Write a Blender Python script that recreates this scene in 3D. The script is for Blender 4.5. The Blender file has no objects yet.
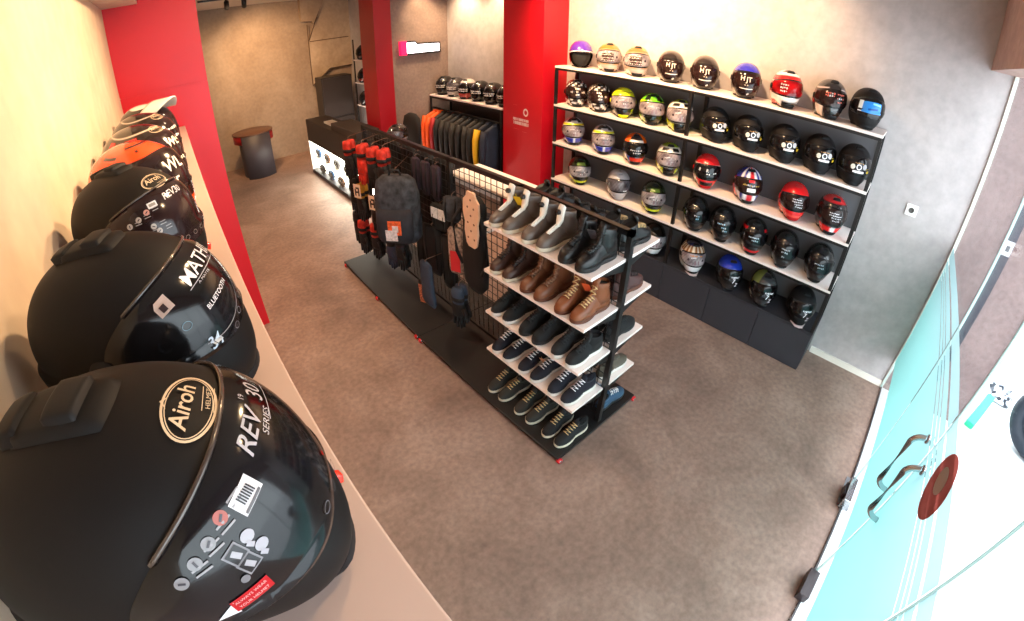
import bpy, bmesh, math, random
import numpy as np
from mathutils import Vector, Matrix
random.seed(7); RNG = np.random.default_rng(7)
C = bpy.context.scene.collection
PI = math.pi
rad = math.radians

# ---------------------------------------------------------------- materials
def lin(c):
    if isinstance(c, str):
        c = [int(c[i:i+2], 16) / 255 for i in (0, 2, 4)]
    return tuple((x / 12.92 if x <= .04045 else ((x + .055) / 1.055) ** 2.4) for x in c[:3])

MATS = {}
def mat(name, col='808080', rough=.5, metal=0., spec=.5, noise=0., nscale=20., bump=0., emit=None, es=0., coat=0., trans=0.):
    if name in MATS: return MATS[name]
    m = bpy.data.materials.new(name); m.use_nodes = True
    nt = m.node_tree; b = nt.nodes['Principled BSDF']
    c = lin(col)
    b.inputs['Base Color'].default_value = (*c, 1)
    b.inputs['Roughness'].default_value = rough
    b.inputs['Metallic'].default_value = metal
    b.inputs['Specular IOR Level'].default_value = spec
    b.inputs['Coat Weight'].default_value = coat
    b.inputs['Coat Roughness'].default_value = .05
    b.inputs['Transmission Weight'].default_value = trans
    if emit:
        b.inputs['Emission Color'].default_value = (*lin(emit), 1); b.inputs['Emission Strength'].default_value = es
    if noise or bump:
        tc = nt.nodes.new('ShaderNodeTexCoord'); n = nt.nodes.new('ShaderNodeTexNoise')
        n.inputs['Scale'].default_value = nscale; n.inputs['Detail'].default_value = 6
        nt.links.new(tc.outputs['Object'], n.inputs['Vector'])
        if noise:
            r = nt.nodes.new('ShaderNodeValToRGB')
            r.color_ramp.elements[0].position = .3; r.color_ramp.elements[1].position = .7
            r.color_ramp.elements[0].color = (*[x * (1 - noise) for x in c], 1)
            r.color_ramp.elements[1].color = (*[min(1, x * (1 + noise)) for x in c], 1)
            nt.links.new(n.outputs['Fac'], r.inputs['Fac']); nt.links.new(r.outputs['Color'], b.inputs['Base Color'])
        if bump:
            bp = nt.nodes.new('ShaderNodeBump'); bp.inputs['Strength'].default_value = bump; bp.inputs['Distance'].default_value = .01
            nt.links.new(n.outputs['Fac'], bp.inputs['Height']); nt.links.new(bp.outputs['Normal'], b.inputs['Normal'])
    MATS[name] = m
    return m

def vcol_mat(name, rough, coat=0., spec=.5, bump=0.):
    m = mat(name, '808080', rough, coat=coat, spec=spec)
    nt = m.node_tree; b = nt.nodes['Principled BSDF']
    a = nt.nodes.new('ShaderNodeVertexColor'); a.layer_name = 'Col'
    nt.links.new(a.outputs['Color'], b.inputs['Base Color'])
    return m

def plaster(name, base, dark, light, scale=1.6, rough=.75, bump=.08, stain=0.):
    """trowelled concrete / plaster in world space"""
    m = bpy.data.materials.new(name); m.use_nodes = True; nt = m.node_tree; b = nt.nodes['Principled BSDF']
    g = nt.nodes.new('ShaderNodeNewGeometry')
    n1 = nt.nodes.new('ShaderNodeTexNoise'); n1.inputs['Scale'].default_value = scale; n1.inputs['Detail'].default_value = 8; n1.inputs['Roughness'].default_value = .62; n1.inputs['Distortion'].default_value = .6
    n2 = nt.nodes.new('ShaderNodeTexNoise'); n2.inputs['Scale'].default_value = scale * 14; n2.inputs['Detail'].default_value = 6
    nt.links.new(g.outputs['Position'], n1.inputs['Vector']); nt.links.new(g.outputs['Position'], n2.inputs['Vector'])
    r = nt.nodes.new('ShaderNodeValToRGB'); e = r.color_ramp.elements
    e[0].position = .28; e[0].color = (*lin(dark), 1); e[1].position = .74; e[1].color = (*lin(light), 1)
    x = e.new(.5); x.color = (*lin(base), 1)
    nt.links.new(n1.outputs['Fac'], r.inputs['Fac'])
    mx = nt.nodes.new('ShaderNodeMix'); mx.data_type = 'RGBA'; mx.blend_type = 'OVERLAY'; mx.inputs[0].default_value = .22 + stain
    nt.links.new(r.outputs['Color'], mx.inputs[6]); nt.links.new(n2.outputs['Fac'], mx.inputs[7])
    nt.links.new(mx.outputs[2], b.inputs['Base Color'])
    b.inputs['Roughness'].default_value = rough
    bp = nt.nodes.new('ShaderNodeBump'); bp.inputs['Strength'].default_value = bump; bp.inputs['Distance'].default_value = .02
    nt.links.new(n1.outputs['Fac'], bp.inputs['Height']); nt.links.new(bp.outputs['Normal'], b.inputs['Normal'])
    return m

# ---------------------------------------------------------------- mesh builder
class MB:
    def __init__(s): s.v = []; s.f = []; s.m = []; s.sm = []; s.c = []
    def add(s, vs, fs, mi=0, smooth=False, col=None):
        o = len(s.v); s.v += [tuple(map(float, v)) for v in vs]
        s.c += ([col] * len(vs) if (col is None or len(col) in (3,) and not hasattr(col[0], '__len__')) else list(col))
        for f in fs: s.f.append([o + i for i in f]); s.m.append(mi); s.sm.append(smooth)
        return s
    def box(s, x0, x1, y0, y1, z0, z1, mi=0, c=0.):
        if c <= 0:
            vs = [(x0,y0,z0),(x1,y0,z0),(x1,y1,z0),(x0,y1,z0),(x0,y0,z1),(x1,y0,z1),(x1,y1,z1),(x0,y1,z1)]
            return s.add(vs, [(3,2,1,0),(4,5,6,7),(0,1,5,4),(1,2,6,5),(2,3,7,6),(3,0,4,7)], mi)
        lo = (x0,y0,z0); hi = (x1,y1,z1); bm = bmesh.new()
        r = bmesh.ops.create_cube(bm, size=1)
        for v in bm.verts: v.co = Vector([lo[i] + (v.co[i] + .5) * (hi[i] - lo[i]) for i in range(3)])
        bmesh.ops.bevel(bm, geom=bm.edges[:], offset=c, segments=2, affect='EDGES', profile=.6)
        bm.verts.index_update()
        s.add([v.co[:] for v in bm.verts], [[v.index for v in f.verts] for f in bm.faces], mi, False); bm.free(); return s
    def tube(s, pts, r, n=8, mi=0, cap=True, smooth=True):
        pts = [Vector(p) for p in pts]; vs = []; fs = []; up = None
        for i, p in enumerate(pts):
            t = (pts[min(i+1, len(pts)-1)] - pts[max(i-1, 0)]).normalized()
            if up is None: up = Vector((0,0,1)) if abs(t.z) < .9 else Vector((1,0,0))
            a = t.cross(up).normalized(); b = t.cross(a).normalized(); up = b.cross(t) if False else up
            rr = r[i] if hasattr(r, '__len__') else r
            for k in range(n):
                w = 2 * PI * k / n; vs.append(p + a * math.cos(w) * rr + b * math.sin(w) * rr)
        for i in range(len(pts) - 1):
            for k in range(n): fs.append((i*n+k, i*n+(k+1)%n, (i+1)*n+(k+1)%n, (i+1)*n+k))
        if cap: fs.append(tuple(range(n))[::-1]); fs.append(tuple((len(pts)-1)*n+k for k in range(n)))
        return s.add(vs, fs, mi, smooth)
    def lathe(s, prof, n=32, mi=0, o=(0,0,0), smooth=True, a0=0., a1=2*PI):
        full = abs(a1 - a0 - 2*PI) < 1e-6; N = n if full else n + 1; vs = []; fs = []
        for r, z in prof:
            for k in range(N):
                a = a0 + (a1 - a0) * k / n; vs.append((o[0] + r*math.cos(a), o[1] + r*math.sin(a), o[2] + z))
        for i in range(len(prof)-1):
            for k in range(n if full else n):
                k2 = (k+1) % N; fs.append((i*N+k, i*N+k2, (i+1)*N+k2, (i+1)*N+k))
        return s.add(vs, fs, mi, smooth)
    def rings(s, rs, mi=0, cap0=True, cap1=True, smooth=True):
        n = len(rs[0]); vs = [p for r in rs for p in r]; fs = []
        for i in range(len(rs)-1):
            for k in range(n): fs.append((i*n+k, i*n+(k+1)%n, (i+1)*n+(k+1)%n, (i+1)*n+k))
        if cap0: fs.append(tuple(range(n))[::-1])
        if cap1: fs.append(tuple((len(rs)-1)*n+k for k in range(n)))
        return s.add(vs, fs, mi, smooth)
    def prism(s, poly, d0, d1, axis='x', mi=0):
        """poly: 2-D outline; extruded along axis from d0 to d1 (axis x: poly=(y,z); y: (x,z); z: (x,y))"""
        def P(a, b, d): return {'x': (d,a,b), 'y': (a,d,b), 'z': (a,b,d)}[axis]
        n = len(poly); vs = [P(a,b,d0) for a,b in poly] + [P(a,b,d1) for a,b in poly]
        return s.add(vs, [tuple(range(n))[::-1], tuple(range(n,2*n))] + [(i,(i+1)%n,n+(i+1)%n,n+i) for i in range(n)], mi)
    def mesh(s, name, mats):
        me = bpy.data.meshes.new(name); me.from_pydata(s.v, [], s.f)
        for m in (mats if isinstance(mats, (list, tuple)) else [mats]): me.materials.append(m)
        me.polygons.foreach_set('material_index', s.m); me.polygons.foreach_set('use_smooth', s.sm)
        if any(c is not None for c in s.c):
            a = me.color_attributes.new('Col', 'FLOAT_COLOR', 'POINT')
            a.data.foreach_set('color', np.array([(*(c if c is not None else (.5,.5,.5)), 1.) for c in s.c], dtype=np.float32).ravel())
        bm = bmesh.new(); bm.from_mesh(me); bmesh.ops.recalc_face_normals(bm, faces=bm.faces); bm.to_mesh(me); bm.free()
        me.update(); return me
    def build(s, name, mats, parent=None, loc=None, rot=None, bevel=0.):
        o = bpy.data.objects.new(name, s.mesh(name, mats)); C.objects.link(o)
        if parent: o.parent = parent
        if loc: o.location = loc
        if rot: o.rotation_euler = rot
        if bevel:
            b = o.modifiers.new('b', 'BEVEL'); b.width = bevel; b.segments = 2; b.limit_method = 'ANGLE'
        return o

def tag(o, label=None, cat=None, group=None, kind=None):
    if label: o['label'] = label
    if cat: o['category'] = cat
    if group: o['group'] = group
    if kind: o['kind'] = kind
    return o
def thing(name, label, cat, loc=(0,0,0), rz=0., group=None):
    o = bpy.data.objects.new(name, None); C.objects.link(o); o.empty_display_size = .05
    o.location = loc; o.rotation_euler = (0, 0, rz)
    return tag(o, label, cat, group)
def copy_tree(o, parent=None):
    c = o.copy(); C.objects.link(c)
    if parent: c.parent = parent
    for ch in list(o.children): copy_tree(ch, c)
    return c
def struct(name, mb, m, label, cat, parent=None):
    o = mb.build(name, m, parent)
    if parent is None: tag(o, label, cat, None, 'structure')
    return o

# flat text -> (verts2d, faces)
TXT = {}
def text2d(t, bold=.0, shear=0.):
    k = (t, bold, shear)
    if k in TXT: return TXT[k]
    cu = bpy.data.curves.new('t', 'FONT'); cu.body = t; cu.size = 1; cu.offset = bold; cu.shear = shear; cu.align_x = 'CENTER'; cu.align_y = 'CENTER'; cu.resolution_u = 3
    ob = bpy.data.objects.new('t', cu); C.objects.link(ob)
    dg = bpy.context.evaluated_depsgraph_get(); me = ob.evaluated_get(dg).to_mesh()
    bm = bmesh.new(); bm.from_mesh(me); bmesh.ops.triangulate(bm, faces=bm.faces[:])
    for _ in range(3):   # fine facets so that letters follow curved shells
        long = [e for e in bm.edges if e.calc_length() > .22]
        if not long: break
        bmesh.ops.subdivide_edges(bm, edges=long, cuts=1); bmesh.ops.triangulate(bm, faces=bm.faces[:])
    bm.verts.index_update()
    vs = [(v.co.x, v.co.y) for v in bm.verts]; fs = [[v.index for v in f.verts] for f in bm.faces]; bm.free()
    ob.evaluated_get(dg).to_mesh_clear(); bpy.data.objects.remove(ob); bpy.data.curves.remove(cu)
    TXT[k] = (vs, fs); return TXT[k]

BLACKSTEEL = mat('black_powder_steel', '0f0f11', .45)
WHITE_BOARD = mat('white_laminate', 'efe4e0', .45, noise=.02, nscale=4)
CHROME = mat('brushed_chrome', 'b8bcc0', .18, 1.)
DKGREY = mat('dark_grey_laminate', '34353d', .5, noise=.05, nscale=6)
RUBBER = mat('black_rubber', '121214', .7)
WHITE = mat('white_paint', 'f2f0ec', .5)
REDPL = mat('red_plastic', 'd01a22', .35)

# ================================================================= SETTING
XL, XW, YG, YB, ZC = -.392, 3.34, -.555, 8.56, 2.87
PY = 3.38          # near face of the red pillar on the left wall
wall_r = plaster('plaster_right', 'b0a9a9', 'a29b9b', 'beb7b7', 1.1, .7)
wall_l = plaster('plaster_left', 'c8b6a0', 'c0ad96', 'd0bfab', .8, .8, .05)
wall_b = plaster('plaster_back', '958372', '857362', 'a59483', 1.4, .75, .06, .0)
wall_x = plaster('plaster_cross', '86736a', '76645a', '968378', 2.2, .75, .1, .1)
soff = plaster('plaster_soffit', 'c3b7aa', 'b5a89a', 'd2c7bb', 1.5, .8)
floor_m = plaster('concrete_floor', '8d7468', '766056', 'a38a7e', 2.1, .48, .05, .25)
struct('floor', MB().box(XL, XW, YG - .0, YB, -.1, 0), floor_m, 'mottled grey brown concrete floor', 'floor')
struct('ceiling', MB().box(XL - .1, XW + .1, YG - .1, YB + .1, ZC, ZC + .1), mat('ceiling_white', 'd8d0c6', .8), 'white ceiling', 'ceiling')
struct('wall_left', MB().box(XL - .1, XL, YG, YB, 0, ZC), wall_l, 'warm cream plaster wall behind the long shelf', 'wall')
struct('wall_right', MB().box(XW, XW + .1, YG, YB, 0, ZC), wall_r, 'grey concrete plaster wall behind the helmet rack', 'wall')
struct('wall_back', MB().box(XL, XW, YB, YB + .1, 0, ZC), wall_b, 'brown grey concrete wall at the far end', 'wall')
struct('wall_cross', MB().box(2.51, XW, 5.1, 5.25, 0, ZC), wall_x, 'brown concrete partition wall carrying the lit sign', 'wall')
struct('ceiling_bulkhead', MB().box(XL, -.17, YG, PY, 2.587, ZC), soff, 'low bulkhead along the left wall under the ceiling', 'bulkhead')
struct('beam', MB().box(XL, XW, YG - .02, -.40, 2.36, ZC), plaster('plaster_beam', 'b3958a', 'a3867b', 'c0a397', 1.5, .8), 'brown concrete beam over the glass front', 'beam')
# concrete stair underside by the far wall: slanted slab + landing edge lines
sb = MB().prism([(2.51, 2.10), (2.84, ZC), (XW, ZC), (XW, 1.55), (2.88, 1.54), (2.50, 1.25)], 8.50, YB, 'y')
struct('staircase_soffit', sb, plaster('plaster_stair', 'b09c86', '9d8973', 'c2af99', 1.3, .8), 'concrete underside of a staircase in the far corner', 'staircase')
st = MB().prism([(2.37, 2.46), (2.37, ZC), (2.84, ZC), (2.60, 2.40), (2.585, 2.456)], 8.42, YB, 'y')
struct('beam_stair', st, plaster('plaster_stairbeam', 'a18c77', '8f7a66', 'b39e88', 1.3, .8), 'concrete beam end beside the staircase', 'beam')
mline = mat('dark_joint', '5b4636', .8)
l = MB()
for a, b in (((2.495, 2.40), (2.495, 1.25)), ((2.495, 1.25), (2.88, 1.53)), ((2.88, 1.53), (3.33, 1.545)), ((2.51, 2.1), (2.84, 2.86)), ((2.515, 2.08), (3.3, 2.1))):
    l.tube([(a[0], 8.497, a[1]), (b[0], 8.497, b[1])], .008, 6)
struct('trim_stair', l, mline, 'thin dark edge trim along the staircase', 'trim')

# red pillars
def red_mat(name, c):
    m = mat(name, c, .42, noise=.04, nscale=3); return m
RED = red_mat('red_panel', 'c8081e')
def pillar(name, label, x0, x1, y0, y1, zs, m=None):
    o = MB()
    o.box(x0, x1, y0, y1, 0, zs - .003); o.box(x0 + .004, x1 - .004, y0 + .004, y1, zs - .003, zs + .003); o.box(x0, x1, y0, y1, zs + .003, ZC)
    return tag(o.build(name, m or RED), label, 'pillar', None, 'structure')
pillar('pillar_left', 'bright red panelled pillar at the end of the long shelf', XL, .20, PY, 3.95, 2.02)
pillar('pillar_middle', 'red pillar, coloured darker for shade, beside the lit sign wall', 2.28, 2.51, 5.08, 5.5, 2.02, red_mat('red_panel_shaded', 'a2061a'))  # darker copy of the red panel: shade put into its colour
pillar('pillar_right', 'red pillar with small white lettering next to the helmet rack', 3.0, XW, 3.0, 3.57, 2.6)

# baseboard, frame, threshold
struct('baseboard_right', MB().box(XW - .012, XW, YG, .10, 0, .055), mat('cream_baseboard', 'e8e2d8', .5), 'white baseboard along the right wall', 'baseboard')
fr = MB().box(XW - .018, XW, YG - .012, YG + .012, 0, 2.36)
struct('trim_1', fr, mat('pale_aluminium', 'c9c7bb', .4, .4), 'pale vertical frame of the glass front', 'trim')
struct('trim_2', MB().box(XL, XW, YG - .008, YG + .002, 0, .014), mat('dark_seal', '2c2c30', .5), 'thin dark seal along the foot of the glass', 'trim')
# outside
struct('pavement', MB().box(-4, 12, -9, YG, -.1, -.002), plaster('pavement_m', 'd8d8da', 'c8c8cc', 'e6e6e8', 3., .9, .02), 'bright pale pavement outside the glass', 'pavement')
ww = MB().box(XW, XW + .25, -1.2, YG, -.002, 2.9)
struct('wall_outside', ww, plaster('plaster_outside', '7a6361', '6c5654', '88706d', 2.2, .85, .12, .2), 'pinkish brown wall outside beyond the glass', 'wall')
struct('trim_3', MB().box(XW - .02, XW + .27, -1.215, -1.195, 0, 2.9), mat('pale_edge', '9d9898', .4), 'pale metal corner edge of the outside wall', 'trim')
struct('trim_4', MB().box(XW - .012, XW, -.90, -.83, 0, 2.9), mat('shutter_guide', '34323c', .4, .6), 'dark shutter guide rail on the outside wall', 'trim')

# ---- glass front: panes, doors, film
def glass_mat():
    m = bpy.data.materials.new('shop_glass'); m.use_nodes = True; nt = m.node_tree; nt.nodes.clear()
    out = nt.nodes.new('ShaderNodeOutputMaterial'); mx = nt.nodes.new('ShaderNodeMixShader'); t = nt.nodes.new('ShaderNodeBsdfTransparent'); g = nt.nodes.new('ShaderNodeBsdfGlossy'); lw = nt.nodes.new('ShaderNodeLayerWeight'); f = nt.nodes.new('ShaderNodeMath'); f.operation = 'POWER'; f2 = nt.nodes.new('ShaderNodeMath'); f2.operation = 'MULTIPLY_ADD'
    t.inputs[0].default_value = (.93, .97, .96, 1); g.inputs['Roughness'].default_value = .01; lw.inputs[0].default_value = .5; f.inputs[1].default_value = 5; f2.inputs[1].default_value = .35; f2.inputs[2].default_value = .03; nt.links.new(lw.outputs['Facing'], f.inputs[0]); nt.links.new(f.outputs[0], f2.inputs[0])
    nt.links.new(f2.outputs[0], mx.inputs[0]); nt.links.new(t.outputs[0], mx.inputs[1]); nt.links.new(g.outputs[0], mx.inputs[2]); nt.links.new(mx.outputs[0], out.inputs[0]); return m
GLASS = glass_mat()
def film_mat():
    m = bpy.data.materials.new('frosted_film'); m.use_nodes = True; nt = m.node_tree; nt.nodes.clear()
    N = nt.nodes.new; L = nt.links.new
    out = N('ShaderNodeOutputMaterial'); mx = N('ShaderNodeMixShader'); tr = N('ShaderNodeBsdfTransparent'); tl = N('ShaderNodeBsdfTranslucent'); df = N('ShaderNodeBsdfDiffuse'); m2 = N('ShaderNodeMixShader')
    g = N('ShaderNodeNewGeometry'); sp = N('ShaderNodeSeparateXYZ'); L(g.outputs['Position'], sp.inputs[0])
    r = N('ShaderNodeValToRGB'); mr = N('ShaderNodeMapRange'); mr.inputs[1].default_value = 0; mr.inputs[2].default_value = 1.25
    L(sp.outputs['Z'], mr.inputs[0]); L(mr.outputs[0], r.inputs[0])
    e = r.color_ramp.elements; e[0].position = 0; e[0].color = (*lin('7ab2ac'), 1); e[1].position = 1; e[1].color = (*lin('96acae'), 1)
    x = e.new(.62); x.color = (*lin('82b2ae'), 1)
    x = e.new(.85); x.color = (*lin('8caeae'), 1)
    L(r.outputs[0], tl.inputs[0]); L(r.outputs[0], df.inputs[0])
    L(r.outputs[0], tr.inputs[0])
    # opacity ramp: near solid low down, thinner towards the top edge
    a = N('ShaderNodeValToRGB'); L(mr.outputs[0], a.inputs[0]); q = a.color_ramp.elements; q[0].position = .55; q[0].color = (.90,)*3 + (1,); q[1].position = .92; q[1].color = (.80,)*3 + (1,)
    m2.inputs[0].default_value = .42; L(tl.outputs[0], m2.inputs[1]); L(df.outputs[0], m2.inputs[2])
    L(a.outputs[0], mx.inputs[0]); L(tr.outputs[0], mx.inputs[1]); L(m2.outputs[0], mx.inputs[2]); L(mx.outputs[0], out.inputs[0]); return m
FILM = film_mat()
def pane(x0, x1): return MB().box(x0, x1, YG - .005, YG + .005, .012, 2.355)
def film(x0, x1):
    m = MB()
    for z0, z1 in ((.28, 1.035), (1.041, 1.070), (1.076, 1.098), (1.104, 1.150), (1.166, 1.24)):
        m.add([(x0, YG + .007, z0), (x1, YG + .007, z0), (x1, YG + .007, z1), (x0, YG + .007, z1)], [(0,1,2,3)])
    return m
def translucent(name, c, k=.6):
    m = bpy.data.materials.new(name); m.use_nodes = True; nt = m.node_tree; nt.nodes.clear(); N = nt.nodes.new
    o = N('ShaderNodeOutputMaterial'); x = N('ShaderNodeMixShader'); t = N('ShaderNodeBsdfTranslucent'); d = N('ShaderNodeBsdfDiffuse')
    t.inputs[0].default_value = d.inputs[0].default_value = (*lin(c), 1); x.inputs[0].default_value = k
    nt.links.new(d.outputs[0], x.inputs[1]); nt.links.new(t.outputs[0], x.inputs[2]); nt.links.new(x.outputs[0], o.inputs[0]); return m
STK_R = translucent('sticker_red', 'a05048', .22); STK_W = translucent('sticker_pale', 'bcb4ac', .3)
for nm, x0, x1, lab in (('window_1', 2.205, XW - .018, 'fixed glass pane against the right wall'), ('door_1', 1.515, 2.195, 'glass door leaf nearer the right wall'),
                        ('door_2', .81, 1.505, 'glass door leaf with round red sticker'), ('window_2', XL, .80, 'fixed glass pane nearer the left wall')):
    p = pane(x0, x1).build(nm, GLASS); tag(p, lab, 'door' if 'door' in nm else 'window', None, 'structure')
    film(x0 + .004, x1 - .004).build('film', FILM, p)
    ed = MB()
    for xe in (x0, x1): ed.box(xe - .0012, xe + .0012, YG - .0052, YG + .0052, .012, 2.355)
    ed.build('edge', mat('glass_edge', 'a9c4c0', .2), p)
    if 'door' in nm:
        hx = 1.61 if nm == 'door_1' else 1.43
        for sgn in (1, -1):
            y0 = YG + sgn * .006; y1 = YG + sgn * .062
            h = MB(); pts = []
            za, zb = .68, 1.02
            for k in range(7): a = PI/2 * k / 6; pts.append((hx, y0 + (y1 - y0) * math.sin(a), zb - .05 * (1 - math.cos(a))))
            for k in range(7): a = PI/2 * (1 - k / 6); pts.append((hx, y0 + (y1 - y0) * math.sin(a), za + .05 * (1 - math.cos(a))))
            h.tube(pts, .0125, 12)
            h.lathe([(.0, 0), (.02, 0), (.02, .008), (0, .008)], 16)  # rosette below replaced by position
            h.v[-64:] = [(hx + v[0], y0 + sgn * v[2], zb + v[1]) for v in h.v[-64:]]
            h.build('handle', CHROME, p)
        if nm == 'door_1':
            for zz in (0.012, 2.26):
                f = MB().box(1.995, 2.19, YG - .022, YG + .022, zz, zz + .09, 0, .004); f.build('patch_hinge', CHROME, p)
                MB().box(2.06, 2.15, YG + .022, YG + .036, zz + .01, zz + .07, 0, .003).build('hinge_cover', mat('dark_metal', '3a3438', .4, .5), p) if zz < 1 else None
            MB().box(2.02, 2.27, YG - .045, YG + .032, -.001, .004).build('floor_plate', mat('plate_steel', '8e9096', .4, .6), p)
        else:
            MB().box(1.335, 1.50, YG - .02, YG + .035, .012, .075, 0, .004).build('patch_lock', mat('dark_metal2', '3c3436', .4, .4), p)
            s = MB(); n = 40
            cx, cz, R0 = 1.235, 1.15, .115
            ring = [(cx + R0*math.cos(2*PI*k/n), YG + .009, cz + R0*math.sin(2*PI*k/n)) for k in range(n)]
            s.add(ring, [tuple(range(n))])
            s.add([(cx + .01 + .052*math.cos(2*PI*k/n), YG + .0105, cz + .018 + .045*math.sin(2*PI*k/n)) for k in range(n)], [tuple(range(n))], 1)
            s.build('sticker', [STK_R, STK_W], p)['label'] = 'round red sticker with pale centre'
# wall socket
so = thing('wall_socket', 'square white wall socket on the grey wall right of the helmet rack', 'socket', (XW - .001, -.195, 1.378))
MB().box(-.010, 0, -.04, .04, -.04, .04, 0, .003).build('plate', WHITE, so)
k = MB().lathe([(.0, .0), (.019, 0), (.019, .003), (.016, .003), (.014, -.001), (0, -.001)], 24)
k.v = [(-.0105 - v[2] * 1.0, v[0], v[1]) for v in k.v]; k.build('socket_hole', mat('socket_dark', '4a4642', .6), so)
# lettering on the right pillar
lg = thing('pillar_lettering', 'small white emblem and two lines of lettering on red pillar', 'lettering', (2.998, 3.29, 1.24))
m = MB(); n = 28
def ringmark(m, cy, cz, r0, r1):
    vs = []
    for k in range(n): a = 2*PI*k/n; vs += [(0, cy + r0*math.cos(a), cz + r0*1.15*math.sin(a)), (0, cy + r1*math.cos(a), cz + r1*1.15*math.sin(a))]
    m.add(vs, [(2*k, 2*k+1, (2*k+3) % (2*n), (2*k+2) % (2*n)) for k in range(n)])
ringmark(m, -.065, .085, .021, .036)
m.build('emblem', mat('lettering_white', 'f4d8d6', .6), lg)
def scribble(m, y0, y1, z0, z1, seed):
    r = random.Random(seed); y = y0
    while y < y1 - .006:
        w = r.uniform(.008, .014)
        m.add([(0, -y, z0), (0, -y - w, z0), (0, -y - w, z1), (0, -y, z1)], [(0,1,2,3)])
        if r.random() < .75: m.add([(.0, -y-w*.3, z0+.25*(z1-z0)), (0, -y-w*.7, z0+.25*(z1-z0)), (0, -y-w*.7, z1), (0, -y-w*.3, z1)], [])
        y += w + r.choice((.003, .003, .003, .008))
m = MB(); scribble(m, -.12, .11, -.015, .012, 3); scribble(m, -.115, .115, -.058, -.024, 4); m.build('text_lines', MATS['lettering_white'], lg)
for a_ in ((-.11, -.04, -.11, -.104, 5), (.02, .08, -.125, -.119, 6), (-.12, -.05, .145, .149, 6)):
    m = MB(); scribble(m, *a_); m.build('fine_print', mat('lettering_faint', 'd85a58', .6), lg)
# lit sign on the partition wall
sg = thing('illuminated_sign', 'small illuminated sign with pink square and white lettering band on partition wall', 'sign', (2.905, 5.1, 1.935)); sg.scale = (.93, 1, .95)
MB().prism([(-.31, -.085), (.31, -.085), (.31, .062), (-.06, .066), (-.09, .098), (-.31, .10)], -.05, 0, 'y').build('case', BLACKSTEEL, sg)
MB().box(-.315, -.225, -.054, -.002, -.085, .10).build('pink_panel', mat('sign_pink', 'f0205a', .4, emit='ff1850', es=1.6), sg)
MB().prism([(-.222, -.066), (.285, -.062), (.285, .042), (-.07, .046), (-.1, .078), (-.222, .08)], -.056, -.05, 'y').build('lit_band', mat('sign_white', 'ffffff', .4, emit='fff4ff', es=4.), sg)
x = -.20
for w in (.045, .04, .028, .03, .028, .03, .028, .03, .028, .03, .028, .03):
    MB().box(x + w, x + w + .004, -.0575, -.056, -.04, .03).build('letter_gap', mat('sign_gap', 'c8c0cc', .5, emit='e0d8e8', es=1.2), sg); x += w + .008
# track light at the far ceiling
tl = thing('track_light', 'black ceiling track with two spot heads near far wall', 'light', (.98, 6.8, ZC))
MB().box(-.5, .5, -.017, .017, -.025, 0).build('track', BLACKSTEEL, tl)
for dx, dyy in ((-.12, 0), (.12, .0)):
    h = MB().tube([(dx, 0, -.02), (dx, 0, -.07)], .012, 10).tube([(dx, -.03, -.06), (dx + .01, .06, -.14)], .035, 16)
    h.build('spot_head', BLACKSTEEL, tl)

# ================================================================= HELMETS
HC = .128
def helm_r(d):
    x, y, z = d[..., 0], d[..., 1], d[..., 2]
    a = np.where(x > 0, .160, .165); b = .124; c = np.where(z > 0, .137, .150); n = np.where(z > 0, 2.15, 2.5)
    r = (np.abs(x/a)**n + np.abs(y/b)**n + np.abs(z/c)**n) ** (-1/n)
    az = np.arctan2(y, x); el = np.arcsin(np.clip(z, -1, 1))
    r = r * (1 + .14*np.exp(-(az/.55)**2)*np.exp(-((el+.55)/.42)**2))
    r = r * (1 - .11*np.exp(-((np.abs(az)-1.0)/.5)**2)*np.clip(-el/.5, 0, 1))
    return np.where(z < 0, np.minimum(r, -.128/np.minimum(z, -1e-6)), r)
def dirs(az, el): return np.stack([np.cos(el)*np.cos(az), np.cos(el)*np.sin(az), np.sin(el)], -1)
def surf(az, el, off=0.):
    d = dirs(az, el); p = d*(helm_r(d) + off)[..., None]; p[..., 2] += HC
    return p
D2 = PI/180
def grid_faces(n, m, wrap=False):
    w = n if wrap else n - 1
    return [(j*n+i, j*n+(i+1) % n, (j+1)*n+(i+1) % n, (j+1)*n+i) for j in range(m-1) for i in range(w)]
def patch(mb, az0, el0, wa, he, off, n=12, m=8, mi=0, col=None, taper=1.5, rnd=.5, bend=0., twist=0.):
    """raised patch lying on the helmet surface; squircle outline"""
    s, t = np.meshgrid(np.linspace(-1, 1, n), np.linspace(-1, 1, m))
    k = rnd
    u = s*np.sqrt(1 - k*t*t/2); v = t*np.sqrt(1 - k*s*s/2)
    ct, sn = math.cos(twist), math.sin(twist)
    a = (u*wa); e = (v*he)
    az = (az0 + (a*ct - e*sn))*D2 / 1.; el = (el0 + (a*sn + e*ct) + bend*u*u)*D2
    if abs(el0) > 30: az = az0*D2 + (a*ct - e*sn)*D2/np.cos(np.minimum(abs(el0), 75)*D2)
    edge = np.minimum(1 - np.abs(s), 1 - np.abs(t)); o = np.minimum(1, edge*4)
    offs = off*o if taper else np.full_like(o, off)
    if taper: offs = offs + .0006
    P = surf(az, el, offs).reshape(-1, 3)
    cc = None
    if col is not None:
        cc = col(az.ravel()/D2, el.ravel()/D2, u.ravel(), v.ravel()) if callable(col) else col
        if callable(col): cc = [tuple(q) for q in cc]
    mb.add(P, grid_faces(n, m), mi, True, cc)
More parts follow.
